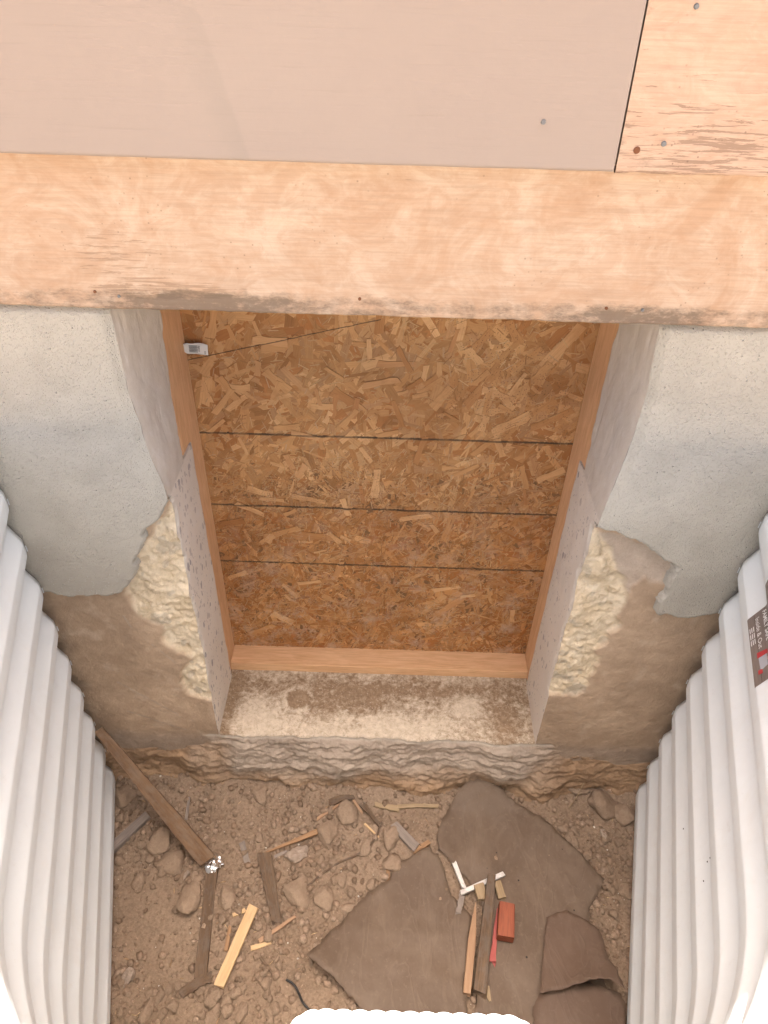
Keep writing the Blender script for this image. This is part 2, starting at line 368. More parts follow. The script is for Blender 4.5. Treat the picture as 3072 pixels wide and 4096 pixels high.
# ------------------------------------------------------------------ the house wall above (keeps the well in shade)
def blur(m, k=2):
    for _ in range(k):
        p = np.pad(m, 1, mode='edge')
        m = (p[1:-1, 1:-1]*2+p[:-2, 1:-1]+p[2:, 1:-1]+p[1:-1, :-2]+p[1:-1, 2:])/6
    return m
def box_mesh(name, lo, hi, mat, bev=0.0):
    bm = bmesh.new(); bmesh.ops.create_cube(bm, size=1)
    for v in bm.verts:
        for i in range(3): v.co[i] = lo[i]+(v.co[i]+.5)*(hi[i]-lo[i])
    if bev: bmesh.ops.bevel(bm, geom=bm.edges[:], offset=bev, segments=2, affect='EDGES', profile=.6)
    me = bpy.data.meshes.new(name); bm.to_mesh(me); bm.free(); me.materials.append(mat); return me
def profile_board(name, xs, prof, mat, parent, msk, wob=.0012, seed=1):
    prof = np.array(prof); X, K = np.meshgrid(xs, np.arange(len(prof)), indexing='ij')
    Y = prof[K, 0]; Z = prof[K, 1].copy()
    low = sst(prof[:, 1].min()+.02, prof[:, 1].min(), Z)
    Z += low*fbm(X, Y*3, 40, 4, seed)*wob+low*fbm(X, Y*0, 3, 2, seed+5)*wob
    Y = Y+fbm(X, Z, 8, 3, seed+9)*.0008
    return grid(name, X, Y, Z, mat, parent, None, None, False, msk(X, Y, Z))
house = thing('house_wall', 'painted timber house wall with lap siding above the concrete foundation', 'wall', (0, .15, 1.51))
def hp(o): return shift(o, house)
# skirt board
def prof_z(y, yb, z0, z1, n, lean=0.0):
    zz = np.linspace(z0+.004, z1, n)
    return [(yb, z0+.001), (y+.012, z0), (y+.004, z0), (y+.001, z0+.0012)]+[(y+lean*(q-z0), q) for q in zz]
def msk_skirt(X, Y, Z):
    cr = np.exp(-((X+.45)/.17)**2-((Z-1.615)/.07)**2)*.80+np.exp(-((X+.36)/.16)**2-((Z-1.545)/.022)**2)*1.0+.30
    cr = np.maximum(cr, np.exp(-((Z-1.522)/.012)**2)*.9); cr = np.maximum(cr, .72*np.exp(-((X+.55)/.12)**2-((Z-1.555)/.03)**2))
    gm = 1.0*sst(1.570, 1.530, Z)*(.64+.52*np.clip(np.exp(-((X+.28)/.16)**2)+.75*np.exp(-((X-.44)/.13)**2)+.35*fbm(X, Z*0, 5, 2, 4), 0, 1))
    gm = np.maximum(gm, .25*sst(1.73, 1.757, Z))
    return np.stack([np.clip(cr, 0, 1.2), gm, gm*0], -1)
skirt = hp(profile_board('skirt_board', np.linspace(-1.5, 1.5, 900), prof_z(-.030, .02, 1.5110, 1.80, 80), SKIRT, None, msk_skirt, .002, 3))
tag(skirt, 'peach painted skirt board with cracked paint and grimy lower edge')
# siding boards: the left one freshly painted, the right one flaking
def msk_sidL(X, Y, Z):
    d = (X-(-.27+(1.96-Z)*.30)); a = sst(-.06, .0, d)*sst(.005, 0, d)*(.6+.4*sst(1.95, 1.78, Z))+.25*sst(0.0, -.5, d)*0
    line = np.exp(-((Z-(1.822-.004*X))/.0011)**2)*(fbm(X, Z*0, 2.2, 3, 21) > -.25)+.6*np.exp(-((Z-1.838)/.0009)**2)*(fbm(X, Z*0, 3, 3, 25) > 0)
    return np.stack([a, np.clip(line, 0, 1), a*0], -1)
def msk_sidR(X, Y, Z):
    cr = .80+.35*np.exp(-((X-.43)/.12)**2-((Z-1.80)/.05)**2)+.40*sst(1.80, 1.765, Z)+.12*sst(.37, .325, X)-.25*sst(1.88, 1.93, Z)
    gm = .42*sst(.345, .318, X)+.30*np.exp(-((X-.36)/.05)**2-((Z-1.79)/.05)**2)
    return np.stack([np.clip(cr, 0, 1.1), gm, gm*0], -1)
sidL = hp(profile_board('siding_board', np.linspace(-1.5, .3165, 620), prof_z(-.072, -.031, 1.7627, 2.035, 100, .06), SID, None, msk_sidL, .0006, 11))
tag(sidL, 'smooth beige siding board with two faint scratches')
sidR = hp(profile_board('siding_board', np.linspace(.3195, 1.5, 420), prof_z(-.0705, -.031, 1.7610, 2.035, 100, .06), OLDSID, None, msk_sidR, .0022, 13))
tag(sidR, 'older siding board with flaking pale paint')
SIDP = flat('upper_siding_paint', (.62, .47, .37), .55)
for k in range(14):
    z0 = 2.005+k*.19
    hp(link('siding_board', box_mesh('siding_board', (-4, -.066, z0), (4, -.031, z0+.205), SIDP, .003)))
hp(link('wall_core', box_mesh('wall_core', (-4, -.028, 1.80), (4, .42, 4.62), flat('sheathing', (.35, .27, .2)))))
hp(link('header_beam', box_mesh('header_beam', (-4, .021, 1.52), (4, .42, 1.799), W_GREY)))
def nail(board, u, v, y, mat, r=.0036):
    p = on_y(u, v, y); bm = bmesh.new()
    bmesh.ops.create_cone(bm, cap_ends=True, segments=14, radius1=r, radius2=r*.8, depth=.003, matrix=Matrix.Translation(Vector(p)) @ Matrix.Rotation(math.pi/2, 4, 'X'))
    me = bpy.data.meshes.new('nail_head'); bm.to_mesh(me); bm.free(); me.materials.append(mat)
    o = link('nail_head', me); o.parent = board
    return o
nail(sidL, 1174, 264, -.0695, STEEL); nail(sidR, 1505, 14, -.0600, STEEL); nail(sidR, 1376, 325, -.0700, RUST, .005); nail(sidR, 1434, 311, -.0690, STEEL, .004)
for u, v, m in ((777, 646, RUST), (205, 630, RUST), (1310, 666, RUST), (1388, 670, STEEL), (257, 640, STEEL)):
    nail(skirt, u, v, -.0306, m, .0030)

# ------------------------------------------------------------------ foundation wall with the opening
found = thing('foundation_wall', 'grey plastered concrete foundation wall broken away around the sawn window opening', 'wall', (0, .1, 0))
def fp(o): return shift(o, found)
AE = .457
def P5(*pts): return [tuple(on_y(p[0]/1.659/S_, (2000+p[1]/1.659)/S_, 0)[[0, 2]]) for p in pts]
def P6(*pts): return [tuple(on_y((2072+p[0]/1.659)/S_, (2000+p[1]/1.659)/S_, 0)[[0, 2]]) for p in pts]
def PD(y, *pts): return [tuple(on_y(p[0], p[1], y)[[0, 2]]) for p in pts]
creamL = P5((1160, -60), (1090, 110), (1040, 200), (930, 330), (890, 480), (840, 600), (860, 690), (930, 770), (1060, 830), (1060, 900), (1100, 960), (1180, 1010), (1290, 1070), (1200, 1150), (1190, 1220), (1240, 1280), (1310, 1310), (1390, 1345))+[(-.40, .42), (-.40, 1.2)]
creamR = P6((525, 215), (640, 330), (720, 560), (710, 690), (660, 760), (670, 850), (590, 900), (590, 960), (500, 1000), (550, 1050), (540, 1090), (500, 1110), (510, 1150), (470, 1180), (470, 1230), (400, 1290), (265, 1300))+[(.40, .44), (.40, 1.06)]
tanR = P6((525, 215), (700, 220), (860, 300), (1070, 450), (1000, 560), (820, 520), (740, 620), (640, 600))
plL = PD(-.022, (-80, 1262), (60, 1275), (100, 1278), (150, 1290), (200, 1290), (262, 1280), (290, 1250), (290, 1215), (305, 1180), (310, 1155), (345, 1110), (372, 1062))+[(-.42, 1.09), (-.42, 1.62), (-1.5, 1.62), (-1.5, .80)]
plR = PD(-.022, (1290, 1146), (1343, 1153), (1396, 1178), (1431, 1210), (1467, 1228), (1451, 1256), (1440, 1282), (1423, 1305), (1422, 1327), (1474, 1337), (1510, 1331), (1568, 1324), (1700, 1310))+[(1.5, .80), (1.5, 1.62), (.42, 1.62), (.42, 1.04)]
def corner_a(z, s):
    zz = [1.0, 1.10, 1.18, 1.34, 1.51, 1.6] if s < 0 else [1.0, 1.04, 1.217, 1.374, 1.505, 1.6]
    aa = [.457, .457, .470, .488, .486, .486] if s < 0 else [.457, .458, .474, .480, .470, .470]
    return np.interp(z, zz, aa)+fbm(z, z*0, 14, 3, 5+s)*.003
def concrete(s, A, Z):
    X = s*A
    wx = X+fbm(X, Z, 28, 3, 31)*.012; wz = Z+fbm(X, Z, 28, 3, 37)*.012
    cr = inpoly(wx, wz, creamL if s < 0 else creamR).astype(float)
    crs = blur(cr, 4)
    tn = blur(inpoly(wx, wz, tanR).astype(float), 3) if s > 0 else cr*0
    y = fbm(X, Z, 6, 3, 41)*.003+fbm(X, Z, 45, 3, 43)*.0012
    lump = np.abs(fbm(X, Z*1.2, 30, 5, 47, g=.62)); pit = sst(.30, .55, fbm(X, Z, 55, 3, 49))
    y = y+crs*(.009+fbm(X, Z*1.1, 13, 3, 54)*.011-.007*np.abs(fbm(X, Z, 24, 4, 52))+fbm(X, Z, 85, 3, 53)*.0045+.003*pit)
    y = y+(1-crs)*(.0012*np.abs(fbm(X, Z*2.5, 14, 4, 55))+.0008*fbm(X, Z, 100, 2, 57))
    y = y+.005*(blur(inpoly(wx, wz, tanR).astype(float), 2) if s > 0 else 0)
    n1 = np.clip(fbm(X, Z, 6, 5, 61)*.95+.5, 0, 1); n2 = fbm(X, Z, 24, 4, 67)*.5+.5
    brown = mix((0.384, 0.279, 0.189), (0.536, 0.401, 0.28), n1)
    brown = mix(brown, (0.639, 0.517, 0.396), np.clip(n2-.62, 0, 1)*1.6)
    # scratches and dirt drag marks with their own direction
    if s < 0:
        for (x0, z0, x1, z1, wd) in ((-.70, .44, -.56, .30, .004), (-.63, .33, -.52, .27, .002), (-.70, .31, -.55, .225, .004), (-.60, .42, -.53, .37, .002), (-.58, .60, -.53, .52, .003), (-.63, .70, -.62, .66, .004), (-.72, .50, -.66, .47, .002)):
            t = np.clip(((X-x0)*(x1-x0)+(Z-z0)*(z1-z0))/((x1-x0)**2+(z1-z0)**2), 0, 1)
            d = np.hypot(X-x0-t*(x1-x0), Z-z0-t*(z1-z0)); brown = mix(brown, (.40, .34, .28), sst(wd, wd*.3, d+np.abs(fbm(X, Z, 60, 2, 5))*.003)*.6)
    cream = mix((0.64, 0.508, 0.326), (0.807, 0.707, 0.54), fbm(X, Z, 30, 4, 71)*.5+.5)
    cream = mix(cream, (0.483, 0.37, 0.234), np.clip(.45*pit+.4*sst(.05, .0, lump), 0, 1)); cream = mix(cream, (0.357, 0.32, 0.27), .4*sst(.42, .48, fbm(X, Z, 32, 2, 75)))
    c = mix(brown, mix((.47, .375, .29), (.56, .47, .38), n2), tn*.95)
    c = mix(c, cream, crs)
    c = mix(c, (.30, .25, .21), sst(.235, .17, Z)*.5*(1-crs))
    return y, c
def side_wall(s):
    zz = np.linspace(-.05, 1.56, 520); uu = np.linspace(0, 1, 160)**1.15
    ca = corner_a(zz, s); upz = sst(1.07, 1.10, zz) if s < 0 else sst(1.03, 1.055, zz); st = AE+upz*(np.maximum(ca+.006-AE, 0))
    A = st[None, :]+uu[:, None]*(.93-st[None, :]); Z = np.broadcast_to(zz, A.shape).copy()
    y, c = concrete(s, A, Z)
    c_ = fp(grid('concrete_face', s*A, y, Z, CON, None, c, None, s < 0))
    # plaster coat with its own broken edge
    A2 = ca[None, :]+uu[:, None]*(1.2-ca[None, :]); Z2 = np.broadcast_to(zz, A2.shape).copy(); X2 = s*A2
    wx = X2+fbm(X2, Z2, 34, 4, 81)*.010; wz = Z2+fbm(X2, Z2, 34, 4, 83)*.010
    mk = blur(inpoly(wx, wz, plL if s < 0 else plR).astype(float), 1)
    y2 = -.022+fbm(X2, Z2, 3.5, 3, 91)*.004+fbm(X2, Z2, 14, 3, 95)*.0015+fbm(X2, Z2, 150, 2, 97)*.0005
    y2 = y2+.010*sst(ca[None, :]+.02, ca[None, :], A2)
    y2 = y2+.012*sst(1.495, 1.512, Z2)
    y2 = np.where(mk > .5, y2, y2+(.5-mk)*.07)
    n1 = fbm(X2, Z2, 4, 4, 99)*.5+.5; n2 = fbm(X2, Z2, 13, 4, 103)*.5+.5
    c2 = mix((0.424, 0.395, 0.331), (0.53, 0.494, 0.418), n1); c2 = mix(c2, (0.371, 0.338, 0.278), np.clip(n2-.5, 0, 1)*1.1)
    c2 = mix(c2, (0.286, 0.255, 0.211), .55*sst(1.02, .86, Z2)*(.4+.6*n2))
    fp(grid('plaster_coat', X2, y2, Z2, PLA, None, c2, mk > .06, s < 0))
    # jamb: sawn concrete below, old plaster reveal above
    zj = np.linspace(.17, 1.56, 560); tt = np.linspace(0, 1, 90); T, ZJ = np.meshgrid(tt, zj, indexing='ij')
    zn = (1.075 if s < 0 else 1.055)
    yf, _ = concrete(s, np.full((1, len(zj)), AE), zj[None, :]); yf = yf[0]
    up = sst(zn-.004, zn+.006, zj+fbm(zj, zj*0, 60, 2, 3)*.004)
    yr = np.interp(zj, [1.0, 1.13, 1.3, 1.42], [.150, .145, .170, .178] if s < 0 else [.185, .175, .196, .185])+fbm(zj, zj*0+s, 30, 4, 7)*.010
    ys = .222+fbm(zj, zj*0+s, 22, 3, 9)*.004
    ye = yr*up+ys*(1-up)
    upf = sst(1.06, 1.11, zj) if s < 0 else sst(1.02, 1.06, zj)
    y0 = (-.012)*upf+yf*(1-upf); a0 = corner_a(zj, s)*upf+AE*(1-upf)
    Yj = y0+(ye-y0)*T; Aj = a0+(AE+.0015-a0)*T**.85+fbm(Yj, ZJ, 20, 3, 107+s)*.0016
    Aj = Aj+.004*np.maximum(0, fbm(Yj, ZJ*.35, 26, 4, 111))*up
    Aj = Aj+.008*sst(.94, 1.0, T)*(.4+up)
    cj = mix((0.652, 0.593, 0.509), (0.766, 0.693, 0.599), fbm(Yj, ZJ, 9, 4, 113)*.5+.5)
    cj = mix(cj, mix((0.624, 0.56, 0.474), (0.52, 0.465, 0.391), fbm(Yj*2, ZJ*.5, 20, 4, 117)*.5+.5), np.broadcast_to(up, cj.shape[:2])*1.0)
    chip = sst(.10, .03, T+fbm(Yj, ZJ, 40, 3, 119)*.06)*np.broadcast_to(1-upf, T.shape)*np.broadcast_to(sst(.40, .46, zj), T.shape); Aj = Aj+chip*(.004+.004*fbm(Yj, ZJ, 50, 2, 120)); cj = mix(cj, (.62, .56, .46), chip*.9)
    ex = np.stack([np.broadcast_to(1-up, T.shape)*(1-chip)]*3, -1)
    fp(grid('jamb', s*Aj, Yj, ZJ, SAW, None, cj, None, s > 0, ex))
    # mass of the wall behind the faces
    fp(link('wall_core', box_mesh('wall_core', (min(s*.505, s*4), .06, -.4), (max(s*.505, s*4), .40, 1.515), flat('core', (.2, .18, .16)))))
    fp(link('plaster_coat', box_mesh('plaster_coat', (min(s*1.198, s*4), -.0215, .9), (max(s*1.198, s*4), .05, 1.512), PLA)))
side_wall(-1); side_wall(1)
# sill and rough footing
def footing_y(X, Z):
    eg = .010*fbm(X, Z*0, 9, 4, 125)+.004*fbm(X, Z*0, 45, 2, 126)
    inn = sst(.56, .43, np.abs(X+fbm(X, Z, 9, 3, 121)*.09))
    t = np.clip((.205-Z)/.2, 0, 1.3)
    y = -(.034*np.clip(t*1.8, 0, 1)**.8)*inn
    out = .004+.014*np.sin(np.clip(t*2.2, 0, 1)*math.pi)-.045*np.clip(t-.1, 0, 1)+.012*fbm(X, Z, 5, 3, 123)*t
    y = y+out*(1-inn)-.03*np.clip(t-.65, 0, 1)*inn
    y = y+eg*sst(.5, 0, t)*sst(.47, .44, np.abs(X)); am = sst(0, .10, t)
    ly = fbm(X*.45, Z*1.9+fbm(X, Z, 7, 2, 127)*.05, 30, 5, 131, g=.6)
    y = y+am*(ly*.010+fbm(X, Z, 8, 4, 137)*.026*(.4+t)+np.abs(fbm(X, Z*1.3, 22, 3, 138))*-.006+fbm(X*.6, Z*1.5, 60, 4, 139, g=.65)*.008)
    return y, inn, t
zz = np.linspace(.210, -.075, 110); xx = np.linspace(-.86, .86, 620); X, Z = np.meshgrid(xx, zz, indexing='ij')
y, inn, t = footing_y(X, Z)
Zw = Z+np.where(t < .02, fbm(X, Z*0, 30, 3, 141)*.002, 0)-(1-inn)*.004
gr = mix((0.356, 0.287, 0.226), (0.451, 0.373, 0.294), fbm(X, Z, 16, 4, 143)*.5+.5); br = mix((0.253, 0.164, 0.0991), (0.394, 0.263, 0.155), fbm(X, Z, 11, 4, 147)*.5+.5)
c = mix(br, gr, np.clip(inn*sst(.95, .45, t+fbm(X, Z, 10, 3, 149)*.3)+.25*(1-inn)*sst(.4, 0, t), 0, 1))
c = mix(c, (.52, .46, .38), sst(.04, .0, t)*inn*.8)
fp(grid('footing', X, y, Zw, CON, None, c, None, True))
xs = np.linspace(-.462, .462, 420); ts = np.linspace(0, 1, 110); X, T = np.meshgrid(xs, ts, indexing='ij')
y0, _, _ = footing_y(xs, np.full_like(xs, .209)); y0 = y0[:, None]-.0015
Y = y0+(.247-y0)*T; Z = .2045+fbm(X, Y, 7, 3, 153)*.0022+fbm(X, Y, 50, 3, 157)*.0008-.012*sst(.05, 0, T)*1.0
def blob(x0, y0_, rx, ry): return np.exp(-(((X-x0)/rx)**2+((Y-y0_)/ry)**2))
mk = .54+.5*blob(-.36, .07, .07, .07)+.35*blob(-.1, .02, .3, .05)+.35*blob(.27, .13, .045, .05)+.3*blob(.1, .05, .12, .04)-.4*blob(-.44, .1, .03, .15)-.35*blob(.38, .08, .05, .09)-.25*blob(-.15, .13, .2, .05)-.3*blob(.05, .18, .35, .03)
rg = np.hypot(X+.245, (Y-.135)*1.0); mk = mk-.28*sst(.036, .028, rg)+.22*np.exp(-((rg-.043)/.009)**2)
fp(grid('sill', X, Y, Z, SIL, None, None, None, False, np.stack([np.clip(mk, 0, 1)]*3, -1)))
fp(link('sill_core', box_mesh('sill_core', (-.5, .06, -.4), (.5, .40, .195), flat('sill_core', (.2, .18, .16)))))

# ------------------------------------------------------------------ timber buck and OSB
buck = thing('window_buck', 'new orange pine window buck lining the sides and sill of the opening', 'window frame', (0, .25, .2))
def board_mesh(name, L, w1, w2, th, mat, seed=0, seg=24, rag=0.0, rnd=.12, wob=0.0, bow=0.0, point=None):
    r = np.random.default_rng(seed); n = seg+1; xs = np.linspace(0, 1, n)
    cs = []
    for (cx, cy) in ((1, 1), (-1, 1), (-1, -1), (1, -1)):
        a0 = {(1, 1): 0, (-1, 1): 90, (-1, -1): 180, (1, -1): 270}[(cx, cy)]
        for k in range(3):
            a = math.radians(a0+k*45); cs.append((cx, cy, math.cos(a), math.sin(a)))
    V = []
    for i, t in enumerate(xs):
        wd = w1+(w2-w1)*t
        if point: wd *= min(1, max(.06, (t/point)**.8)) if point > 0 else min(1, max(.06, ((1-t)/-point)**.8))
        wl = wd*(1+wob*.35*float(vn(np.array(t*4.0), np.array(seed*1.7), None, 3))+wob*.35*float(vn(np.array(t*17.0), np.array(seed*2.7), None, 5))); wr = wd*(1+wob*.35*float(vn(np.array(t*4.5), np.array(seed*2.3), None, 9))+wob*.35*float(vn(np.array(t*19.0), np.array(seed*.7), None, 11)))
        hh = th*(1+wob*.6*float(vn(np.array(t*5.0), np.array(seed*.7), None, 15))); rd = min(wd, th)*rnd
        for (cx, cy, ca, sa) in cs:
            yy = cx*((wl if cx > 0 else wr)/2-rd)+rd*ca; zz_ = cy*(hh/2-rd)+rd*sa
            xo = 0
            if rag and i in (0, n-1): xo = rag*(r.random()-.5)*2
            if rag and i in (1, n-2): xo = rag*(r.random()-.5)*.8
            V.append((t*L+xo, yy, zz_+bow*math.sin(math.pi*t)))
    F = []; K = len(cs)
    for i in range(seg):
        for k in range(K): F.append((i*K+k, i*K+(k+1) % K, (i+1)*K+(k+1) % K, (i+1)*K+k))
    F.append(tuple(range(K-1, -1, -1))); F.append(tuple(range(seg*K, seg*K+K)))
    me = mesh_np(name, V, F, mat, smooth=False); bm = bmesh.new(); bm.from_mesh(me); bmesh.ops.recalc_face_normals(bm, faces=bm.faces[:]); bm.to_mesh(me); bm.free()
    return me
def place(o, p1, p2, up=(0, 0, 1), lift=0.0):
    p1 = Vector(p1); p2 = Vector(p2); x = (p2-p1).normalized(); u = Vector(up); y = u.cross(x).normalized(); z = x.cross(y)
    M = Matrix((x, y, z)).transposed().to_4x4(); M.translation = p1+z*lift; o.matrix_world = M; return o
def bk(name, p1, p2, wd, th, up, seed):
    L = (Vector(p2)-Vector(p1)).length; o = link(name, board_mesh(name, L, wd, wd, th, PINE, seed, 12, .0, .05))
    place(o, p1, p2, up); mw = o.matrix_world.copy(); o.parent = buck; o.matrix_parent_inverse = Matrix.Translation(-Vector(buck.location)); return o
bk('jamb_board', (-.4825, .233, .205), (-.4825, .233, 1.515), .152, .038, (1, 0, 0), 1)
bk('jamb_board', (.4825, .233, .205), (.4825, .233, 1.515), .152, .038, (1, 0, 0), 2)
bk('sill_board', (-.4625, .2745, .2195), (.4625, .2745, .2195), .075, .034, (0, 0, 1), 3)
osb = thing('strand_board', 'brown oriented strand board closing the window opening', 'board', (0, .32, .24))
OY = .311
o = link('board_base', box_mesh('board_base', (-.499, OY, .20), (.499, OY+.018, 1.515), flat('osb_base', (.24, .125, .055), .8))); shift(o, osb)
def strand_poly(L, wd, r):
    n = 4; top = []; bot = []
    for k in range(n+1):
        t = k/n-.5; j = (r.random()-.5)*.25*wd
        ex = (r.random()-.5)*.14*L if k in (0, n) else 0
        ex2 = (r.random()-.5)*.14*L if k in (0, n) else 0
        top.append((t*L+ex, wd/2+j)); bot.append((t*L+ex2, -wd/2+(r.random()-.5)*.25*wd))
    return top, bot
PAL = [(0.38, 0.191, 0.0776), (0.455, 0.242, 0.103), (0.506, 0.281, 0.123), (0.543, 0.313, 0.143), (0.582, 0.351, 0.17), (0.632, 0.403, 0.212), (0.418, 0.191, 0.0729), (0.468, 0.275, 0.141)]
V = []; F = []; CC = []; UV = []
NS = 9500
for i in range(NS):
    x = random.uniform(-.475, .475); z = random.uniform(.225, 1.50)
    fine = (z < .95)
    L = random.uniform(.016, .062) if (fine and random.random() < .8) else random.uniform(.03, .11)
    wd = min(L*.5, random.uniform(.0025, .011) if (fine and random.random() < .8) else random.uniform(.005, .024))
    a = random.gauss(1.15, .75) if random.random() < .6 else random.uniform(0, math.pi)
    top, bot = strand_poly(L, wd, random); ca, sa = math.cos(a), math.sin(a)
    yb = OY-.0003-.0022*i/NS; tilt = random.uniform(-.012, .012)
    c = (.85*np.array(random.choice(PAL))+.15*np.array((.43, .24, .09)))*random.uniform(.84, 1.10)*(np.array([1, .93, .86]) if z < .8 else 1)
    b0 = len(V); ph = random.uniform(0, 40)
    for (px, py) in top+bot:
        V.append((min(.496, max(-.496, x+px*ca-py*sa)), yb+px*tilt+py*tilt*.5, max(.205, z+px*sa+py*ca))); CC.append(c); UV.append((px+ph, py+ph*1.7))
    for k in range(4): F.append((b0+k, b0+k+1, b0+5+k+1, b0+5+k))
for i in range(7000):
    x = random.uniform(-.47, .47); z = random.uniform(.222, 1.48)
    if z > 1.0 and random.random() < .55: continue
    L = random.uniform(.006, .03); wd = random.uniform(.0007, .0026); a = random.gauss(1.0, .9); top, bot = strand_poly(L, wd, random); ca, sa = math.cos(a), math.sin(a)
    c = .3*np.array((.43, .25, .105))+.7*np.array(random.choice([(.60, .43, .25), (.54, .37, .20), (.30, .16, .07), (.36, .20, .09), (.52, .38, .25)]))*random.uniform(.85, 1.1); b0 = len(V); yb = OY-.0028-random.uniform(0, .0012)
    for (px, py) in top+bot:
        V.append((x+px*ca-py*sa, yb, z+px*sa+py*ca)); CC.append(c); UV.append((px+i, py))
    for k in range(4): F.append((b0+k, b0+k+1, b0+5+k+1, b0+5+k))
o = link('strands', mesh_np('strands', V, np.array(F), STR_A, np.array(CC), False, np.array(UV))); shift(o, osb); o['kind'] = 'stuff'
# the widest strands on the face, each a piece of its own
smesh = []
for k in range(12):
    r = random.Random(100+k); L = r.uniform(.07, .135); wd = r.uniform(.014, .032); top, bot = strand_poly(L, wd, r)
    V = [(px, 0, py) for px, py in top+bot]+[(px, .0009, py) for px, py in top+bot]; n = 5
    F = [(j, j+5, j+6, j+1) for j in range(4)]+[(j, j+1, j+11, j+10) for j in range(4)]+[(j+5, j+15, j+16, j+6) for j in range(4)]+[(0, 10, 15, 5), (4, 9, 19, 14)]
    smesh.append(mesh_np('strand', V, F, STR_O, None, False, [(px+k, py+k) for px, py in top+bot]*2))
spots = [(-.36, 1.17, .0, 0), (.02, 1.245, .02, 1), (.13, 1.16, -2.2, 2), (.22, 1.19, 1.0, 3), (.39, 1.30, 1.0, 4), (.40, 1.11, .55, 5), (.30, 1.09, .55, 6), (-.26, 1.19, -.75, 7), (-.10, 1.15, -.6, 8), (.16, 1.35, 1.5, 9), (-.02, 1.38, 1.5, 10), (.08, 1.36, -1.0, 11), (-.33, .86, -.3, 0), (-.20, .84, -.2, 1), (.05, .80, .5, 2), (-.28, .72, .35, 5), (-.20, .71, -.05, 4), (.20, .44, .85, 3), (-.3, .37, -.6, 7)]
for i in range(150):
    if i < len(spots): x, z, a, k = spots[i]
    else:
        x = random.uniform(-.43, .43); z = random.choice([random.uniform(1.02, 1.46), random.uniform(1.0, 1.46), random.uniform(.28, 1.0)]); a = random.gauss(1.1, .8); k = random.randrange(12)
    o = link('strand', smesh[k]); s_ = .9 if i < len(spots) else random.uniform(.35, .7)
    M = Matrix.Translation((x, OY-.0035-.000012*i, z)) @ Matrix.Rotation(-a, 4, 'Y') @ Matrix.Rotation(random.uniform(-.012, .012), 4, 'Z') @ Matrix.Diagonal((s_, 1, s_, 1))
    o.matrix_world = M; o.parent = osb; o.matrix_parent_inverse = Matrix.Translation(-Vector(osb.location))

# ------------------------------------------------------------------ window well
WY0 = -.028; WX0 = .793; WB = (.599, -.68); SL = (WX0-WB[0])/(.68); RAD = .52
ds = math.hypot(WB[0]-(WX0+SL*WY0), WB[1]-WY0); th0 = math.atan(SL); arc = RAD*(math.pi/2-th0)
YF = WB[1]-RAD*(1-math.sin(th0)); XF = WB[0]-RAD*math.cos(th0)
HALF = ds+arc+XF
def well_path(s):                                # distance along the right half -> place and inward normal in plan
    s = np.asarray(s, float)
    x0 = WX0+SL*WY0
    d0 = np.array([-math.sin(th0), -math.cos(th0)])
    u = np.clip((s-ds)/RAD, 0, math.pi/2-th0); th = th0+u
    x = np.where(s < ds, x0+d0[0]*s, WB[0]-RAD*(np.sin(th*0+math.pi/2)*0+ (math.cos(th0)-np.cos(th))))
    y = np.where(s < ds, WY0+d0[1]*s, WB[1]-RAD*(np.sin(th)-math.sin(th0)))
    ex = np.maximum(0, s-ds-arc); x = x-ex
    nx = -np.cos(th); ny = np.sin(th)
    return x, y, nx, ny
ZC = .822; PIT = .131
def rib(z):
    q = np.abs(((z-ZC)/PIT+.5) % 1.0-.5)*PIT
    e = .0025; f = lambda t: np.where(t < -e, 0, np.where(t > e, t, (t+e)**2/(4*e)))
    return -.40*np.minimum(f(q-.0165), .0185/.40)
well = thing('window_well', 'white ribbed plastic window well curving round the pit', 'window well', (0, -.5, 0))
zs = np.arange(-.10, 1.262, PIT/32); sr = np.concatenate([np.linspace(0, ds, 40), np.linspace(ds, ds+arc, 60)[1:], np.linspace(ds+arc, HALF, 10)[1:]])
def well_grid(side):
    S2, Z2 = np.meshgrid(sr, zs, indexing='ij'); x, y, nx, ny = well_path(S2); w_ = rib(Z2)
    # ribs soften to a rounded lip right at the wall flange
    x = x+nx*w_; y = y+ny*w_; x = x+.004*np.exp(-S2/.006)
    return side*x, y, Z2
for side, nm in ((-1, 'side_panel'), (1, 'side_panel')):
    X, Y, Z = well_grid(side); o = grid(nm, X, Y, Z, PLAS, None, None, None, side < 0); shift(o, well)
    md = o.modifiers.new('thickness', 'SOLIDIFY'); md.thickness = .006; md.offset = -1
def well_pt(side, s, z, off=.0008):
    x, y, nx, ny = well_path(s); w_ = rib(z)+off; return side*(x+nx*w_), y+ny*w_, z
# fixing slots on the flange at each rib
for side in (-1, 1):
    for k in range(-5, 4):
        z = ZC+k*PIT-.004
        bm = bmesh.new(); bmesh.ops.create_cube(bm, size=1); p = well_pt(side, .006, np.array(z), .0002)
        for v in bm.verts: v.co = Vector((v.co.x*.002, v.co.y*.003, v.co.z*.018))
        bmesh.ops.bevel(bm, geom=bm.edges[:], offset=.001, segments=2, affect='EDGES')
        me = bpy.data.meshes.new('fixing_slot'); bm.to_mesh(me); bm.free(); me.materials.append(PLAS)
        o = link('fixing_slot', me); o.location = (float(p[0]), float(p[1]), float(p[2])); shift(o, well)
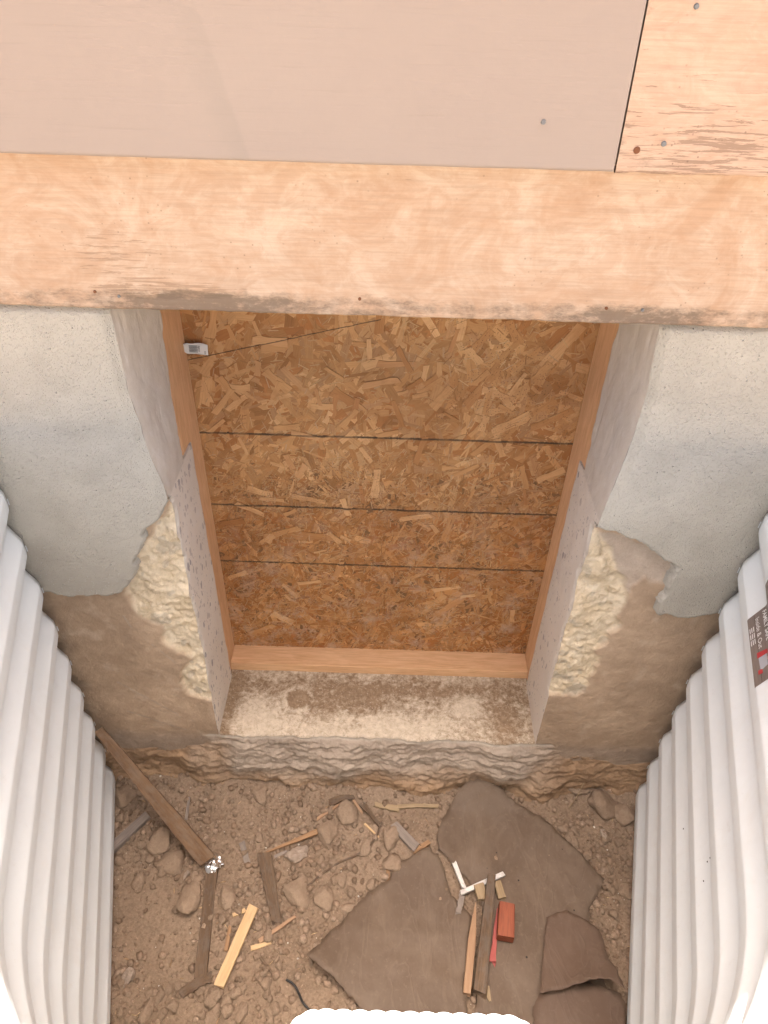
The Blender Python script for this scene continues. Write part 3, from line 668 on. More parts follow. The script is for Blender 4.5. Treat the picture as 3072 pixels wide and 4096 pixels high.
# moulded step with ridged edge on the front of the well
STZ = .835; SX0, SX1, SY = -.110, .236, -.851
def step():
    xs = np.linspace(SX0, SX1, 260); ts = np.linspace(0, 1, 60); X, T = np.meshgrid(xs, ts, indexing='ij')
    u = (X-SX0)/(SX1-SX0); e = np.minimum(u, 1-u)*(SX1-SX0); rc = .045
    fr = SY-np.where(e < rc, rc*.55*(1-np.sqrt(np.clip(1-((rc-e)/rc)**2, 0, 1))), 0)
    rd = np.abs(np.sin(X*math.pi/.024))**.7
    Y = np.where(T < .35, fr+.0035*rd, fr+(YF-.04-fr)*(T-.35)/.65)
    Z = np.where(T < .35, STZ-.006-(.35-T)/.35*.075, STZ+.0035*rd*np.where(T > .35, 1, 0))
    Y = Y-np.where(T < .35, (.35-T)*.05, 0)
    return grid('step', X, Y, Z, PLAS)
shift(step(), well)
# printed sticker on the right-hand side
def stick_patch(name, s0, s1, z0, z1, mat, off, parent, n=24):
    S2, Z2 = np.meshgrid(np.linspace(s0, s1, n), np.linspace(z0, z1, 30), indexing='ij'); x, y, z = well_pt(1, S2, Z2, off)
    o = grid(name, x, y, Z2, mat); o.parent = parent; return o
a = N('sticker_print', .45); g = a.noise(a.co('Pos', (1, 6, 60)), 6, 4, .6); a.color(a.mx(g, (.13, .10, .085), (.27, .22, .19))); STK = a.m
S0, S1, Z0, Z1 = .178, .352, .966, 1.092
stk = stick_patch('sticker', S0, S1, Z0, Z1, STK, .0009, None); shift(stk, well); tag(stk, 'brown printed sticker with white lettering')
WHT = flat('print_white', (.80, .78, .75), .5); RED = flat('print_red', (.45, .04, .045), .5); SKIN = flat('print_skin', (.62, .38, .28), .5); HAIR = flat('print_hair', (.05, .03, .025), .5); LIN = flat('print_line', (.09, .065, .055), .5); GRY = flat('print_grey', (.42, .42, .45), .5)
def text_mesh(txt, size, mat, font_off=0.0):
    cu = bpy.data.curves.new('t', 'FONT'); cu.body = txt; cu.size = size; cu.offset = font_off; cu.resolution_u = 3
    to = bpy.data.objects.new('t', cu); COL.objects.link(to); bpy.context.view_layer.update()
    me = bpy.data.meshes.new_from_object(to.evaluated_get(bpy.context.evaluated_depsgraph_get())); bpy.data.objects.remove(to); bpy.data.curves.remove(cu)
    me.materials.clear(); me.materials.append(mat); return me
def well_text(txt, s, z, size, parent, bold=.0):   # reads away from the wall, tops towards the upper rim
    me = text_mesh(txt, size, WHT, bold)
    for v in me.vertices:
        p = well_pt(1, s+v.co.x, np.array(z+v.co.y*.92), .0016); v.co = (float(p[0]), float(p[1]), float(p[2]))
    o = link('lettering', me); o.parent = parent; return o
well_text('FAMILY SAFE', S0+.008, 1.007, .0140, stk, .0003); well_text('Inside & Out', S0+.014, .988, .0155, stk)
def print_poly(pts, mat, off, name='printed_figure'):
    ps = [well_pt(1, s, np.array(z), off) for s, z in pts]; o = link(name, mesh_np(name, [tuple(map(float, p)) for p in ps], [tuple(range(len(ps)))], mat, smooth=False)); o.parent = stk; return o
def disc(s, z, rs, rz, n=18): return [(s+rs*math.cos(2*math.pi*k/n), z+rz*math.sin(2*math.pi*k/n)) for k in range(n)]
print_poly(disc(S1-.046, 1.020, .014, .015), HAIR, .0013); print_poly(disc(S1-.045, 1.015, .009, .011), SKIN, .0015)
print_poly([(S1-.060, 1.003), (S1-.032, 1.003), (S1-.028, .986), (S1-.066, .984)], GRY, .0013); print_poly([(S1-.068, 1.006), (S1-.058, 1.006), (S1-.060, .982), (S1-.074, .982)], RED, .0015); print_poly([(S1-.03, .990), (S1-.02, .990), (S1-.022, .980), (S1-.032, .980)], RED, .0014)
for k in range(9): print_poly([(S0+.030+(k%3)*.016, 0.982-(k//3)*.0045), (S0+.043+(k%3)*.016, 0.982-(k//3)*.0045), (S0+.043+(k%3)*.016, 0.9802-(k//3)*.0045), (S0+.030+(k%3)*.016, 0.9802-(k//3)*.0045)], WHT, .0013, 'printed_line')
for k in range(4): print_poly([(S0+.002, .985+k*.026), (S1-.002, .985+k*.026), (S1-.002, .9862+k*.026), (S0+.002, .9862+k*.026)], LIN, .0011, 'printed_line')
# small dark moulding marks and scuffs
for (side, s, z) in ((1, .50, .62), (1, .505, .612), (1, .54, .60), (1, .36, .47), (-1, .62, .24), (-1, .625, .235), (1, .66, .25)):
    p = well_pt(side, s, np.array(z), .0003); bm = bmesh.new(); bmesh.ops.create_icosphere(bm, subdivisions=2, radius=.0016); me = bpy.data.meshes.new('dirt_speck')
    for v in bm.verts: v.co.x *= .4; v.co.z *= 1.6
    bm.to_mesh(me); bm.free(); me.materials.append(BLACK); o = link('dirt_speck', me); o.location = tuple(map(float, p)); shift(o, well)

# ------------------------------------------------------------------ ground
def smooth_mask(x, y):
    a = np.exp(-(((x+.52)/.13)**2+((y+.46)/.15)**2)); b = .85*np.exp(-(((x+.22)/.12)**2+((y+.58)/.10)**2)); c = .6*np.exp(-(((x-.75)/.06)**2+((y+.36)/.14)**2)); d = .6*np.exp(-(((x+.03)/.15)**2+((y+.07)/.03)**2))
    return np.clip(a+b+c+d, 0, 1)
def soil_z(x, y):
    x = np.asarray(x, float); y = np.asarray(y, float); sm = smooth_mask(x, y)
    z = fbm(x, y, 2.5, 2, 201)*.012+fbm(x, y, 8, 3, 203)*.010+.035*sst(-.11, .02, y)*(1+.4*fbm(x, y*0, 6, 2, 205))
    z = z+(1-sm*.85)*(fbm(x, y, 26, 4, 207)*.007+.004*np.abs(fbm(x, y, 60, 3, 209)))+fbm(x, y, 110, 2, 211)*.0012
    return z-.014*np.exp(-(((x+.52)/.13)**2+((y+.48)/.13)**2))-.006
def gp(u, v, dz=0.0):                              # picture point -> place on the soil
    z = 0.0
    for _ in range(5):
        p = on_z(u, v, z+dz); z = float(soil_z(p[0], p[1]))
    return Vector(on_z(u, v, z+dz))
# grade around the well, out to the horizon
pts = []
for side in (1, -1):
    s = np.linspace(0, HALF, 40); x, y, nx, ny = well_path(s); q = [(side*float(a_-n_*.028), float(b_-m_*.028)) for a_, b_, n_, m_ in zip(x, y, nx, ny)]
    pts += q if side > 0 else q[::-1][1:]
inner = [(p[0], p[1], 1.17) for p in pts]; n = len(inner); outer = []
for (x, y, z) in inner:
    a_ = math.atan2(y+.02, x); r_ = 90; outer.append((r_*math.cos(a_), min(r_*math.sin(a_), -.03), 1.17))
mid = [(x+(X_-x)*.01+0, y+(Y_-y)*.01, 1.165+random.uniform(-.01, .01)) for (x, y, _), (X_, Y_, _) in zip(inner, outer)]
V = inner+mid+outer; F = [(i, i+1, n+i+1, n+i) for i in range(n-1)]+[(n+i, n+i+1, 2*n+i+1, 2*n+i) for i in range(n-1)]
gme = mesh_np('ground', V, F, m_soil('grade_soil', False, (.42, .365, .30)), smooth=False)
bm = bmesh.new(); bm.from_mesh(gme); bmesh.ops.recalc_face_normals(bm, faces=bm.faces[:]); bm.to_mesh(gme); bm.free()
ground = link('ground', gme); tag(ground, kind='structure')

# ------------------------------------------------------------------ tar paper sheets
def sheet(name, poly, zf, mat, step=.012, th=.0006, seed=1, jag=.002):
    r = np.random.default_rng(seed); pts = []
    for i in range(len(poly)):
        a_ = np.array(poly[i]); b_ = np.array(poly[(i+1) % len(poly)]); L = np.linalg.norm(b_-a_); k = max(1, int(L/.007)); nr = np.array([-(b_-a_)[1], (b_-a_)[0]])/max(L, 1e-6)
        for j in range(k):
            q = a_+(b_-a_)*j/k; pts.append(q+nr*(r.normal()*jag*.5+float(vn(np.array(q[0]*45), np.array(q[1]*45), None, seed))*jag*1.2))
    nb = len(pts); bp = [(float(p[0]), float(p[1])) for p in pts]; pa = np.array(bp)
    gx, gy = np.meshgrid(np.arange(pa[:, 0].min(), pa[:, 0].max(), step), np.arange(pa[:, 1].min(), pa[:, 1].max(), step)); gx = (gx+r.uniform(-.25, .25, gx.shape)*step).ravel(); gy = (gy+r.uniform(-.25, .25, gy.shape)*step).ravel()
    ok = inpoly(gx, gy, bp)
    dm = np.min(np.hypot(gx[:, None]-pa[None, :, 0], gy[:, None]-pa[None, :, 1]), 1) > step*.5
    vs = [Vector(p) for p in bp]+[Vector((a_, b_)) for a_, b_ in zip(gx[ok & dm], gy[ok & dm])]
    res = delaunay_2d_cdt(vs, [(i, (i+1) % nb) for i in range(nb)], [], 1, 1e-6)
    P2 = np.array([(v[0], v[1]) for v in res[0]]); z = zf(P2[:, 0], P2[:, 1])
    o = link(name, mesh_np(name, np.column_stack([P2, z]), [tuple(f) for f in res[2]], mat))
    bm = bmesh.new(); bm.from_mesh(o.data); bmesh.ops.recalc_face_normals(bm, faces=bm.faces[:])
    if sum(f.normal.z for f in bm.faces) < 0: bmesh.ops.reverse_faces(bm, faces=bm.faces[:])
    bm.to_mesh(o.data); bm.free()
    md = o.modifiers.new('thickness', 'SOLIDIFY'); md.thickness = th; md.offset = 1
    return o
def sm_soil(x, y):
    return fbm(x, y, 2.5, 2, 201)*.012+fbm(x, y, 8, 2, 203)*.009+.035*sst(-.11, .02, np.asarray(y))
def pz(*pts, dz=.012): return [tuple(gp(u, v, dz)[:2]) for u, v in pts]
p1 = pz((1050, 1676), (1072, 1697), (1095, 1722), (1130, 1745), (1170, 1765), (1235, 1825), (1305, 1899), (1297, 1918), (1273, 1963), (1276, 2040), (1300, 2110), (1335, 2190), (1345, 2250), (1010, 2250), (1036, 2130), (1045, 2020), (1040, 1950), (1010, 1900), (978, 1868), (948, 1834), (944, 1806), (958, 1765), (985, 1718), (1015, 1694))
def z1(x, y): return sm_soil(x, y)+.007+.007*fbm(x, y, 7, 3, 301)+.0035*np.abs(fbm(x+y*.6, y*.3, 26, 2, 303))+.0022*fbm(x, y, 40, 2, 305)+.030*np.exp(-(((x-.30)/.10)**2+((y+.02)/.06)**2))
s1 = sheet('tar_paper', p1, z1, FELT, seed=5); tag(s1, 'large torn grey-brown tar paper sheet with pointed top by the footing', 'tar paper', 'tar paper scraps')
p2 = pz((927, 1830), (945, 1850), (957, 1872), (965, 1905), (976, 1934), (1000, 1955), (1017, 1978), (1012, 2050), (1008, 2140), (1012, 2250), (810, 2250), (781, 2187), (746, 2143), (718, 2117), (691, 2095), (664, 2076), (700, 2035), (745, 1985), (794, 1927), (825, 1908), (842, 1900), (850, 1880), (857, 1866), (890, 1850))
tipx, tipy = pz((664, 2076))[0]
def z2(x, y):
    z = sm_soil(x, y)+.008+.006*fbm(x, y, 7, 3, 311)+.0035*np.abs(fbm(x*.5+y, y*.4, 24, 2, 313))+.002*fbm(x, y, 40, 2, 315)
    e = np.clip(((-x+y*-1.0)-.46)/.12, 0, 1)
    return z+.035*np.exp(-(((x-tipx)/.10)**2+((y-tipy+.03)/.12)**2))+.003*np.exp(-((y+.44)/.006)**2)
s2 = sheet('tar_paper', p2, z2, FELT, seed=6); tag(s2, 'tar paper sheet with bootprint dust and a raised left corner', 'tar paper', 'tar paper scraps')
# curled flap: laid out in its own height
def zflap_px(u, v):
    t = np.clip((v-1975)/145.0, 0, 1); return .022+.060*t**2.2
fl = []; 
for (u, v) in ((1180, 1980), (1205, 1970), (1229, 1967), (1264, 1987), (1296, 2007), (1305, 2037), (1317, 2072), (1334, 2090), (1342, 2112), (1350, 2140), (1325, 2115), (1300, 2113), (1270, 2117), (1220, 2126), (1170, 2134), (1176, 2060)):
    p = on_z(u, v, float(zflap_px(u, v))); fl.append((p[0], p[1]))
yt = fl[2][1]; yb = fl[13][1]
def z3(x, y):
    t = np.clip((yt-np.asarray(y))/(yt-yb), 0, 1.15); e = sst(.62, .70, x)
    return .022+.060*t**2.2*(1-.75*sst(.635, .70, np.asarray(x)))*(.35+.65*sst(.45, .53, np.asarray(x)))+.003*fbm(x, y, 14, 3, 321)
s3 = sheet('tar_paper', fl, z3, FELT2, .010, seed=7); tag(s3, 'brown curled tar paper scrap arching up beside the right well side', 'tar paper', 'tar paper scraps')
p4 = pz((1170, 2135), (1270, 2125), (1340, 2150), (1352, 2185), (1352, 2260), (1150, 2260), (1150, 2180))
s4 = sheet('tar_paper', p4, lambda x, y: sm_soil(x, y)+.020+.006*fbm(x, y, 9, 3, 331), FELT2, .014, seed=8); tag(s4, 'dark brown tar paper lying in shade under the curled scrap', 'tar paper', 'tar paper scraps')
xs = np.linspace(-.86, .86, 560); ys = np.linspace(-1.16, .05, 390); X, Y = np.meshgrid(xs, ys, indexing='ij'); Z = soil_z(X, Y)
und = blur((inpoly(X, Y, p1) | inpoly(X, Y, p2)).astype(float), 3); Z = Z*(1-und)+(sm_soil(X, Y)-.004)*und
n1 = fbm(X, Y, 4, 4, 221)*.5+.5; n2 = fbm(X, Y, 18, 4, 223)*.5+.5
c = mix((0.23, 0.165, 0.113), (0.308, 0.231, 0.165), n1); c = mix(c, (0.194, 0.137, 0.0934), np.clip(n2-.5, 0, 1)*1.2)
soil = grid('pit_floor', X, Y, Z, SOIL, None, c); tag(soil, kind='structure')
def on_sheet(u, v, dz=.0):
    z = .02
    for _ in range(5):
        p = on_z(u, v, z+dz); z = float(max(soil_z(p[0], p[1]), sm_soil(p[0], p[1])+.011))
    return Vector(on_z(u, v, z+dz))

# ------------------------------------------------------------------ wood scraps and other litter
K = .00112
def board(name, label, cat, a_, b_, wpx, th, mat, seed=1, w2=None, rag=.004, lift=0, up=(0, 0, 1), seg=20, group=None, base=gp, wob=.10, bow=0, point=None, z1_=0., z2_=0., rnd=.12):
    p = base(*a_, th*.5+z1_); q = base(*b_, th*.5+z2_); L = (q-p).length
    o = link(name, board_mesh(name, L, wpx*K, (w2 or wpx)*K, th, mat, seed, seg, rag, rnd, wob, bow, point)); place(o, p, q, up, lift)
    return tag(o, label, cat, group)
# leaning plank
pt = Vector(on_y(214, 1578, -.045)); pb = gp(447, 1858, .022)
o = link('leaning_plank', board_mesh('leaning_plank', (pb-pt).length, .026, .046, .018, W_BROWN, 11, 40, .006, .10, .16)); place(o, pt, pb, (.30, -.62, .72))
tag(o, 'split brown plank leaning from the left well side down to the foil', 'plank')
board('old_board', 'weathered two-tone brown board lying below the crumpled foil', 'board', (459, 1880), (433, 2112), 27, .014, W_DARK, 12, None, .010)
board('pine_offcut', 'pale yellow pine strip with a knot beside the weathered board', 'offcut', (548, 1958), (473, 2130), 24, .010, W_PALE, 13, None, .003, wob=.03, z1_=.012, z2_=.012)
board('grey_board', 'grey weathered board end poking out from the left well side', 'board', (225, 1848), (318, 1762), 26, .016, W_GREY, 14, 22, .006)
board('driftwood', 'dark upright splintered board half buried among the clods', 'board', (572, 1850), (598, 1992), 34, .016, W_DARK, 15, 22, .012, wob=.3, z2_=.004)
board('splinter', 'long orange wood splinter pointing at the big brown stone', 'splinter', (572, 1843), (684, 1797), 3, .006, W_ORANGE, 16, 15, .004, wob=.3, z2_=.012)
board('splinter', 'short grey-brown splinter next to the pale rough rock', 'splinter', (571, 1861), (624, 1838), 8, .006, W_GREY, 17, 7, .004, wob=.3)
board('splinter', 'dark splinter wedged between the pale rough rock and a clod', 'splinter', (630, 1852), (668, 1818), 14, .006, W_DARK, 38, 20, .006, wob=.3)
chunk = board('wood_chunk', 'grey weathered wood chunk with a torn orange end near the large tar paper', 'wood chunk', (852, 1784), (900, 1834), 22, .016, W_GREY, 18, 24, .006, wob=.15)
te = board('torn_end', None, None, (893, 1840), (924, 1822), 12, .012, W_ORANGE, 39, 12, .008, wob=.4); mw_ = chunk.matrix_world.copy(); te.parent = chunk; te.matrix_parent_inverse = mw_.inverted(); te['label'] = 'torn orange end'
board('bark_strip', 'curled tan bark strip lying along the foot of the footing', 'bark', (860, 1744), (946, 1742), 12, .007, W_TAN, 19, 10, .006, wob=.5, bow=.006)
board('bark_strip', 'frayed tan bark end with loose fibres at the foot of the footing', 'bark', (812, 1738), (862, 1748), 12, .006, W_TAN, 20, 16, .008, wob=.6)
board('splinter', 'straight pale splinter above the big brown stone', 'splinter', (684, 1770), (736, 1736), 8, .005, W_STAKE, 21, 6, .003)
board('splinter', 'thin pale splinter standing right of the dark bark scrap', 'splinter', (756, 1718), (783, 1757), 7, .005, W_STAKE, 22, 5, .003)
board('splinter', 'tiny cream splinter left of the grey wood chunk', 'splinter', (788, 1780), (818, 1808), 6, .004, W_PALE, 23, 4, .002)
board('bark_scrap', 'dark curved bark scrap above the big brown stone', 'bark', (712, 1735), (764, 1722), 22, .005, W_DARK, 24, 12, .006, wob=.4, bow=.010)
board('bark_scrap', 'narrow dark bark scrap right of the big brown stone', 'bark', (782, 1738), (820, 1784), 14, .006, W_DARK, 25, 8, .006, wob=.5, bow=.006)
board('splinter', 'reddish thin splinter left of the tar paper corner', 'splinter', (637, 1980), (560, 2034), 6, .006, W_STAKE, 26, 11, .003, z1_=.008)
board('wood_chip', 'smooth pale wood chip under the reddish splinter', 'wood chip', (545, 2048), (584, 2036), 11, .005, W_PALE, 27, 8, .005, wob=.3)
board('wood_chip', 'orange bark flake against the pale pine strip', 'wood chip', (497, 2002), (489, 2052), 8, .005, W_ORANGE, 28, 9, .004, wob=.4)
board('wood_chip', 'pinkish chip at the top of the pale pine strip', 'wood chip', (506, 1976), (530, 1966), 9, .005, W_PALE, 29, 10, .005, wob=.4)
board('leaf_scrap', 'dark crumpled scrap below the weathered board', 'scrap', (392, 2146), (455, 2112), 20, .004, W_DARK, 30, 24, .008, wob=.5, bow=.012)
board('dark_strip', 'small dark strip stuck in the soil right of the foil', 'strip', (523, 1822), (536, 1868), 14, .005, W_GREY, 31, 14, .006, wob=.3)
board('metal_strip', 'small dark folded strip standing behind the leaning plank', 'strip', (409, 1722), (402, 1770), 6, .004, W_GREY, 32, 8, .002)
board('small_stick', 'small brown stick right of the pale pine strip', 'stick', (563, 2068), (592, 2108), 6, .005, W_DARK, 33, 5, .002)
board('splinter', 'small upright orange chip near the tar paper edge', 'splinter', (838, 1870), (838, 1902), 9, .004, W_ORANGE, 34, 8, .003)
G_ = 'scraps on the tar paper'
board('trim_piece', 'short chipped white trim strip, the upright one on the tar paper', 'trim', (981, 1864), (1002, 1918), 11, .009, W_WHITE, 41, 10, .004, base=on_sheet, wob=.12, group=G_)
board('trim_piece', 'chipped white trim strip lying across under the dark board', 'trim', (996, 1929), (1088, 1888), 11, .009, W_WHITE, 42, 11, .003, base=on_sheet, wob=.06, group=G_)
board('wood_block', 'tan wood block left of the dark board top', 'block', (1034, 1912), (1042, 1944), 25, .014, W_TAN, 43, 22, .003, base=on_sheet, group=G_)
board('wood_block', 'tan split wood block right of the dark board top', 'block', (1074, 1906), (1084, 1940), 18, .012, W_TAN, 44, 20, .003, base=on_sheet, group=G_)
board('dark_board', 'long dark brown board standing between the stake and the red block', 'board', (1062, 1890), (1036, 2148), 19, .022, W_DARK, 45, 30, .008, base=on_sheet, wob=.08, z1_=.010, group=G_)
board('stake', 'pale pine stake with a sharpened top left of the dark board', 'stake', (1027, 1952), (1008, 2148), 19, .016, W_STAKE, 46, 17, .002, base=on_sheet, wob=.02, point=.42, group=G_)
board('red_block', 'orange-red wooden block beside the dark board', 'block', (1094, 1956), (1091, 2028), 36, .036, W_RED, 47, 38, .001, base=on_sheet, wob=.02, z1_=.004, z2_=.004, rnd=.07, group=G_)
board('rubber_strip', 'torn pink-red rubber strip between dark board and red block', 'rubber strip', (1076, 1962), (1063, 2078), 6, .008, RUBB, 48, 14, .010, base=on_sheet, wob=.5, z2_=.004, group=G_)
board('wood_chip', 'pointed tan chip at the foot of the dark board', 'wood chip', (1050, 2132), (1058, 2162), 15, .006, W_TAN, 49, 6, .003, base=on_sheet, z1_=.006, group=G_)
board('dark_strip', 'dark rotten strip beside the upright white trim', 'strip', (998, 1935), (990, 1972), 13, .007, W_GREY, 50, 13, .006, base=on_sheet, wob=.4, group=G_)
# crumpled foil at the foot of the plank
bm = bmesh.new(); bmesh.ops.create_icosphere(bm, subdivisions=4, radius=.03); co = np.array([v.co[:] for v in bm.verts])
d = fbm(co[:, 0], co[:, 1], 38, 2, 401, co[:, 2])*.020+np.abs(fbm(co[:, 0], co[:, 1], 95, 3, 403, co[:, 2]))*.014
for v, k in zip(bm.verts, d): v.co = v.co*(1+k/.03); v.co.x *= 1.05; v.co.y *= .70; v.co.z *= .34
me = bpy.data.meshes.new('foil'); bm.to_mesh(me); bm.free(); me.materials.append(FOIL)
o = link('crumpled_foil', me); o.location = gp(462, 1860, .012); o.rotation_euler = (0, 0, -.9); tag(o, 'crumpled silver foil at the lower end of the leaning plank', 'foil')
def cable(name, label, cat, px, r, mat, dz=.004):
    pts = [gp(u, v, dz+d_) for u, v, d_ in px]; cu = bpy.data.curves.new(name, 'CURVE'); cu.dimensions = '3D'; cu.bevel_depth = r; cu.bevel_resolution = 3; sp = cu.splines.new('BEZIER'); sp.bezier_points.add(len(pts)-1)
    for b_, p in zip(sp.bezier_points, pts): b_.co = p; b_.handle_left_type = b_.handle_right_type = 'AUTO'
    to = bpy.data.objects.new('t', cu); COL.objects.link(to); bpy.context.view_layer.update(); me = bpy.data.meshes.new_from_object(to.evaluated_get(bpy.context.evaluated_depsgraph_get())); bpy.data.objects.remove(to)
    me.materials.clear(); me.materials.append(mat); return tag(link(name, me), label, cat)
cable('black_wire', 'bent black wire on the soil left of the tar paper', 'wire', ((618, 2116, .004), (634, 2126, .006), (645, 2145, .004), (654, 2165, .004), (669, 2182, .0)), .0028, BLACK)
cable('root', 'thin brown root winding between the clods', 'root', ((824, 1776, .006), (808, 1815, .0), (765, 1850, -.002), (735, 1862, .0), (700, 1885, .0), (664, 1914, .002)), .0030, W_DARK)
cable('root', 'hair-thin pale root hanging from the footing on the right', 'root', ((1262, 1690, .05), (1245, 1722, .02), (1228, 1746, .002)), .0012, W_TAN)
# paper tag on the board
tg = thing('paper_tag', 'torn white paper tag with a barcode stuck on the strand board', 'tag', tuple(on_y(424, 752, .300)))
c0 = Vector(tg.location); xs = np.linspace(-.031, .027, 20); zs_ = np.linspace(-.013, .014, 8); X, Z = np.meshgrid(xs, zs_, indexing='ij')
def tag_y(x, z): return .300-.005*np.sin((x+.03)*60)*.6-.006*np.abs(x)/.03
Z2 = Z*(.55+.45*sst(-.031, -.018, X)); Z2 = Z2+.0015*np.sin(X*150)*(Z > .012)
rot = lambda x, z: (x*math.cos(-.06)-z*math.sin(-.06), x*math.sin(-.06)+z*math.cos(-.06))
Xr, Zr = rot(X, Z2); shift(grid('paper', Xr+c0.x, tag_y(X, Z2), Zr+c0.z, PAPER, None, None, None, False), tg)
md = tg.children[0].modifiers.new('thickness', 'SOLIDIFY'); md.thickness = .0005
pap = tg.children[0]
def tag_mesh(me, ox, oz, rz, name):
    for v in me.vertices:
        x, z = v.co.x, v.co.y; x, z = x*math.cos(rz)-z*math.sin(rz)+ox, x*math.sin(rz)+z*math.cos(rz)+oz
        xr, zr = rot(x, z); v.co = (xr+c0.x, float(tag_y(x, z))-.0012, zr+c0.z)
    o = link(name, me); o.parent = pap; return o
tag_mesh(text_mesh('egory', .0065, INK), .006, -.004+.013, -math.pi/2, 'lettering'); tag_mesh(text_mesh('036', .0055, INK), .019, -.003, -math.pi/2, 'lettering')
V = []; F = []
for k in range(13):
    z = .0085-k*.0013; b0 = len(V); th = .0004 if k % 3 else .0008; V += [(-.015, z, 0), (.004, z, 0), (.004, z-th, 0), (-.015, z-th, 0)]; F.append((b0, b0+1, b0+2, b0+3))
tag_mesh(mesh_np('barcode', V, F, INK, smooth=False), 0, 0, 0, 'barcode')

# ------------------------------------------------------------------ stones, clods, gravel
def stone_mesh(seed, sub=3, ang=.22):
    bm = bmesh.new(); bmesh.ops.create_icosphere(bm, subdivisions=sub, radius=1); co = np.array([v.co[:] for v in bm.verts]); r = np.random.default_rng(seed)
    rad = np.ones(len(co))
    for _ in range(15):                             # broken facets
        nrm = r.normal(size=3); nrm /= np.linalg.norm(nrm); h = r.uniform(.52, .86); dd = co @ nrm; rad = np.minimum(rad, np.where(dd > h, h/np.maximum(dd, 1e-3), 1))
    rad = rad*(1+fbm(co[:, 0]+seed, co[:, 1], 1.6, 4, seed, co[:, 2])*ang+fbm(co[:, 0]+seed, co[:, 1], 6, 3, seed+3, co[:, 2])*.10)
    for v, k in zip(bm.verts, rad): v.co = v.co*k
    for f in bm.faces: f.smooth = True
    me = bpy.data.meshes.new('stone'); bm.to_mesh(me); bm.free(); return me
sm = [stone_mesh(500+i) for i in range(10)]; rm = [stone_mesh(540+i, 4, .4) for i in range(3)]
for m in sm: m.materials.append(CLOD)
for m in rm: m.materials.append(ROCK)
def stone(name, label, cat, u, v, wpx, hpx, me, group=None, flat_=.55, rot_=None, sink=.35):
    wpx *= .80; hpx *= .80; sx = wpx*K*.5; sy = hpx*K*.58; sz = min(sx, sy)*flat_*1.25
    o = link(name, me); p = gp(u, v, sz*(1-2*sink)*.5); o.location = p; a_ = random.uniform(-.35, .35) if rot_ is None else rot_
    o.scale = (sx, sy, sz); o.rotation_euler = (random.uniform(-.2, .2), random.uniform(-.2, .2), a_); return tag(o, label, cat, group)
big = [('big brown stone above the centre of the pit floor', 755, 1757, 90, 80, 0), ('brown faceted stone left of the root, below the pale splinter', 706, 1803, 82, 90, 1),
       ('broad crumbly clod under the pale rough rock', 642, 1925, 95, 105, 2), ('low brown clod right of the broad crumbly one', 700, 1942, 70, 75, 3),
       ('flat brown slab left of the leaning plank', 346, 1818, 88, 80, 4), ('dark crumbly clod under the leaning plank', 374, 1864, 105, 82, 5),
       ('flat smooth stone left of the weathered board', 413, 1938, 88, 102, 6), ('flat stone right of the weathered board', 491, 1938, 64, 80, 7),
       ('smooth brown stone under the grey wood chunk', 845, 1810, 84, 86, 8), ('largest cracked clod near the right well side', 1302, 1738, 122, 108, 9),
       ('smooth rounded stone touching the right well side', 1352, 1760, 82, 84, 0), ('dark earth lump in the corner by the left well side', 268, 1722, 95, 100, 1),
       ('wedge shaped stone below the footing left of centre', 562, 1716, 62, 66, 2), ('low flat clod left of the tar paper fold', 848, 1866, 72, 62, 3),
       ('brown clod half hidden behind the leaning plank', 300, 1905, 46, 44, 4), ('rounded brown stone below the upright splintered board', 458, 2152, 46, 62, 5),
       ('tall brown pebble at the bottom edge left of the wire', 524, 2186, 36, 52, 6), ('oblong clod beside the tar paper upper left edge', 752, 1963, 66, 40, 7),
       ('brown clod left of the foil', 430, 1900, 40, 36, 8), ('stone at the foot of the footing on the right', 1240, 1700, 110, 60, 9),
       ('brown clod between the root and the dark bark scrap', 736, 1900, 46, 44, 2), ('small brown clod right of the root', 790, 1832, 44, 52, 4)]
for (lb, u, v, a_, b_, k) in big: stone('stone', lb, 'stone', u, v, a_, b_, sm[k], 'larger stones and clods')
stone('rough_rock', 'pale rough rock beside the orange splinter', 'rock', 645, 1847, 78, 50, rm[0], None, .75, .2)
stone('rough_rock', 'pale chalky lump near the left well side bottom', 'rock', 279, 2110, 44, 44, rm[1], None, .7)
stone('pebble', 'pale round pebble in the rubble by the right well side', 'pebble', 1303, 1802, 34, 38, rm[2], None, .8)
stone('pebble', 'pale pebble left of the dark crumbly clod', 'pebble', 404, 1890, 22, 24, rm[1], None, .8)
regions = [('small brown clod in the rubble strip at the bottom left', (260, 600, 2125, 2205), 42, (22, 44)), ('small brown clod in the rubble by the right well side', (1180, 1360, 1760, 1985), 46, (16, 44)),
           ('small brown clod among the debris left of the tar paper', (480, 870, 1730, 2030), 80, (14, 38)), ('small brown clod between the left well side and the leaning plank', (255, 440, 1760, 1930), 40, (14, 40)),
           ('small brown clod beside the pale pine strip', (455, 660, 1990, 2125), 26, (12, 28))]
PX = [[(664, 2076), (794, 1927), (857, 1866), (927, 1830), (1017, 1978), (1012, 2250), (810, 2250)], [(1050, 1676), (1170, 1765), (1305, 1899), (1273, 1963), (1345, 2250), (1010, 2250), (1040, 1950), (944, 1810)], [(535, 1950), (565, 1965), (490, 2140), (455, 2120)], [(215, 1575), (470, 1845), (430, 1880), (210, 1600)], [(430, 1870), (485, 1870), (460, 2120), (410, 2110)]]
def free(u, v): return not any(inpoly(np.array(u), np.array(v), q) for q in PX)
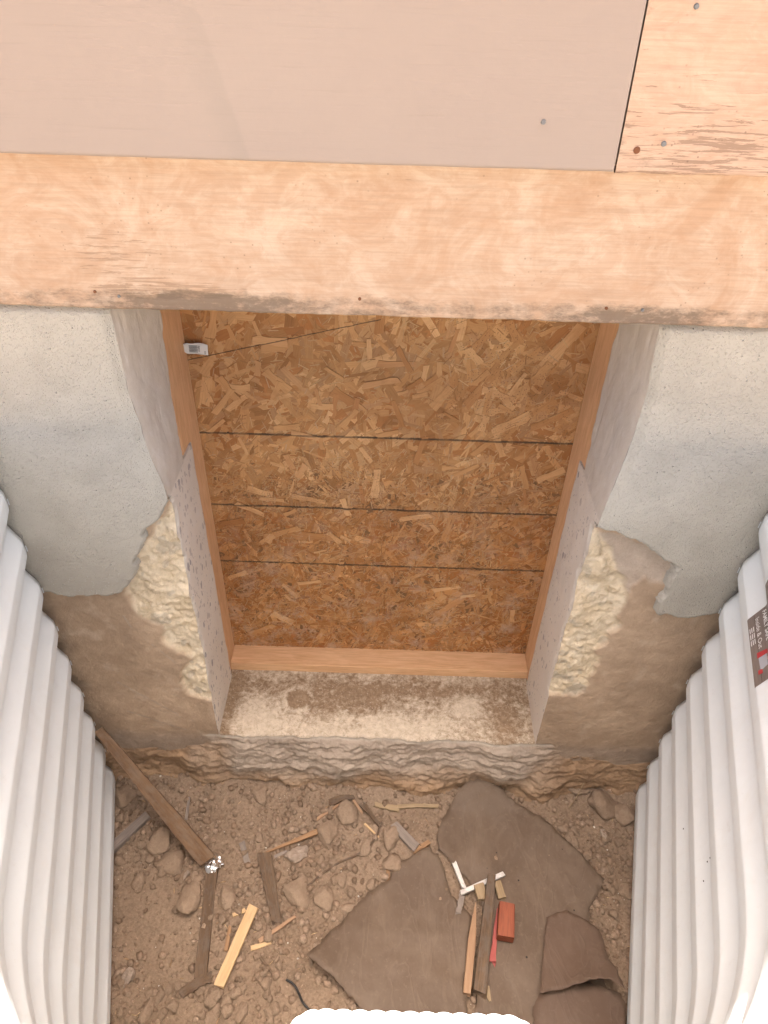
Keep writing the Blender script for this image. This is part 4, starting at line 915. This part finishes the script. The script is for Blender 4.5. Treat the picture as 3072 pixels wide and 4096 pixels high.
for (lb, (u0, u1, v0, v1), n_, (a0, a1)) in regions:
    k = 0
    while k < n_:
        u = random.uniform(u0, u1); v = random.uniform(v0, v1)
        if not free(u, v): continue
        k += 1; s_ = a0+(a1-a0)*random.random()**2.2
        stone('clod', lb, 'clod', u, v, s_, s_*random.uniform(.75, 1.15), random.choice(sm), lb.replace('small brown clod', 'small clods'), random.uniform(.6, .85))
def scatter(name, n_, smin, smax, mat, cols, pw=2.5, box=(-.8, .8, -.72, .02), flat_=.7, shape=None, sub=1):
    bm = bmesh.new(); bmesh.ops.create_icosphere(bm, subdivisions=sub, radius=1); base = np.array([v.co[:] for v in bm.verts]); fc = np.array([[v.index for v in f.verts] for f in bm.faces]); bm.free()
    x = rng.uniform(box[0], box[1], n_*3); y = rng.uniform(box[2], box[3], n_*3)
    pr = (1-.72*smooth_mask(x, y))*(.35+.65*sst(-.25, .35, fbm(x, y, 5, 3, 601)))
    k = rng.random(n_*3) < pr; x = x[k][:n_]; y = y[k][:n_]; m = len(x); s_ = smin+(smax-smin)*rng.random(m)**pw
    z = soil_z(x, y)
    B = base[None]*(1+rng.uniform(-.28, .28, (m, len(base), 1)))
    if shape is not None: B = B*np.array(shape)
    a_ = rng.uniform(0, 2*math.pi, m); ca, sa = np.cos(a_)[:, None], np.sin(a_)[:, None]
    bx = B[..., 0]*ca-B[..., 1]*sa*rng.uniform(.6, 1, (m, 1)); by = B[..., 0]*sa+B[..., 1]*ca; bz = B[..., 2]*flat_
    V = np.stack([x[:, None]+bx*s_[:, None], y[:, None]+by*s_[:, None], z[:, None]+(bz+.25*flat_)*s_[:, None]], -1).reshape(-1, 3)
    F = (fc[None]+np.arange(m)[:, None, None]*len(base)).reshape(-1, 3)
    ci = rng.integers(0, len(cols), m); C_ = np.array(cols)[ci]*rng.uniform(.8, 1.15, (m, 1)); C_ = np.repeat(C_, len(base), 0)
    return link(name, mesh_np(name, V, F, mat, C_, sub > 0))
BR = [(0.266, 0.19, 0.132), (0.306, 0.225, 0.16), (0.241, 0.169, 0.116), (0.285, 0.205, 0.145), (0.325, 0.244, 0.177)]
tag(scatter('gravel', 3000, .0030, .0125, SOIL, BR, 2.2), 'loose crumbs of dry brown soil covering the pit floor', 'gravel', None, 'stuff')
tag(scatter('soil_crumbs', 9000, .0012, .0034, SOIL, BR, 1.4), 'fine brown soil crumbs covering the pit floor', 'soil', None, 'stuff')
tag(scatter('plaster_crumbs', 260, .0012, .0035, SOIL, [(.6, .56, .5), (.5, .42, .33), (.65, .6, .52)], 2.5), 'tiny pale plaster crumbs strewn on the soil', 'crumbs', None, 'stuff')
tag(scatter('wood_shavings', 200, .004, .013, SOIL, [(.46, .32, .18), (.52, .38, .23), (.36, .24, .14)], 2.2, shape=(1, .16, .10)), 'straw-thin pale wood shavings strewn on the soil', 'shavings', None, 'stuff')
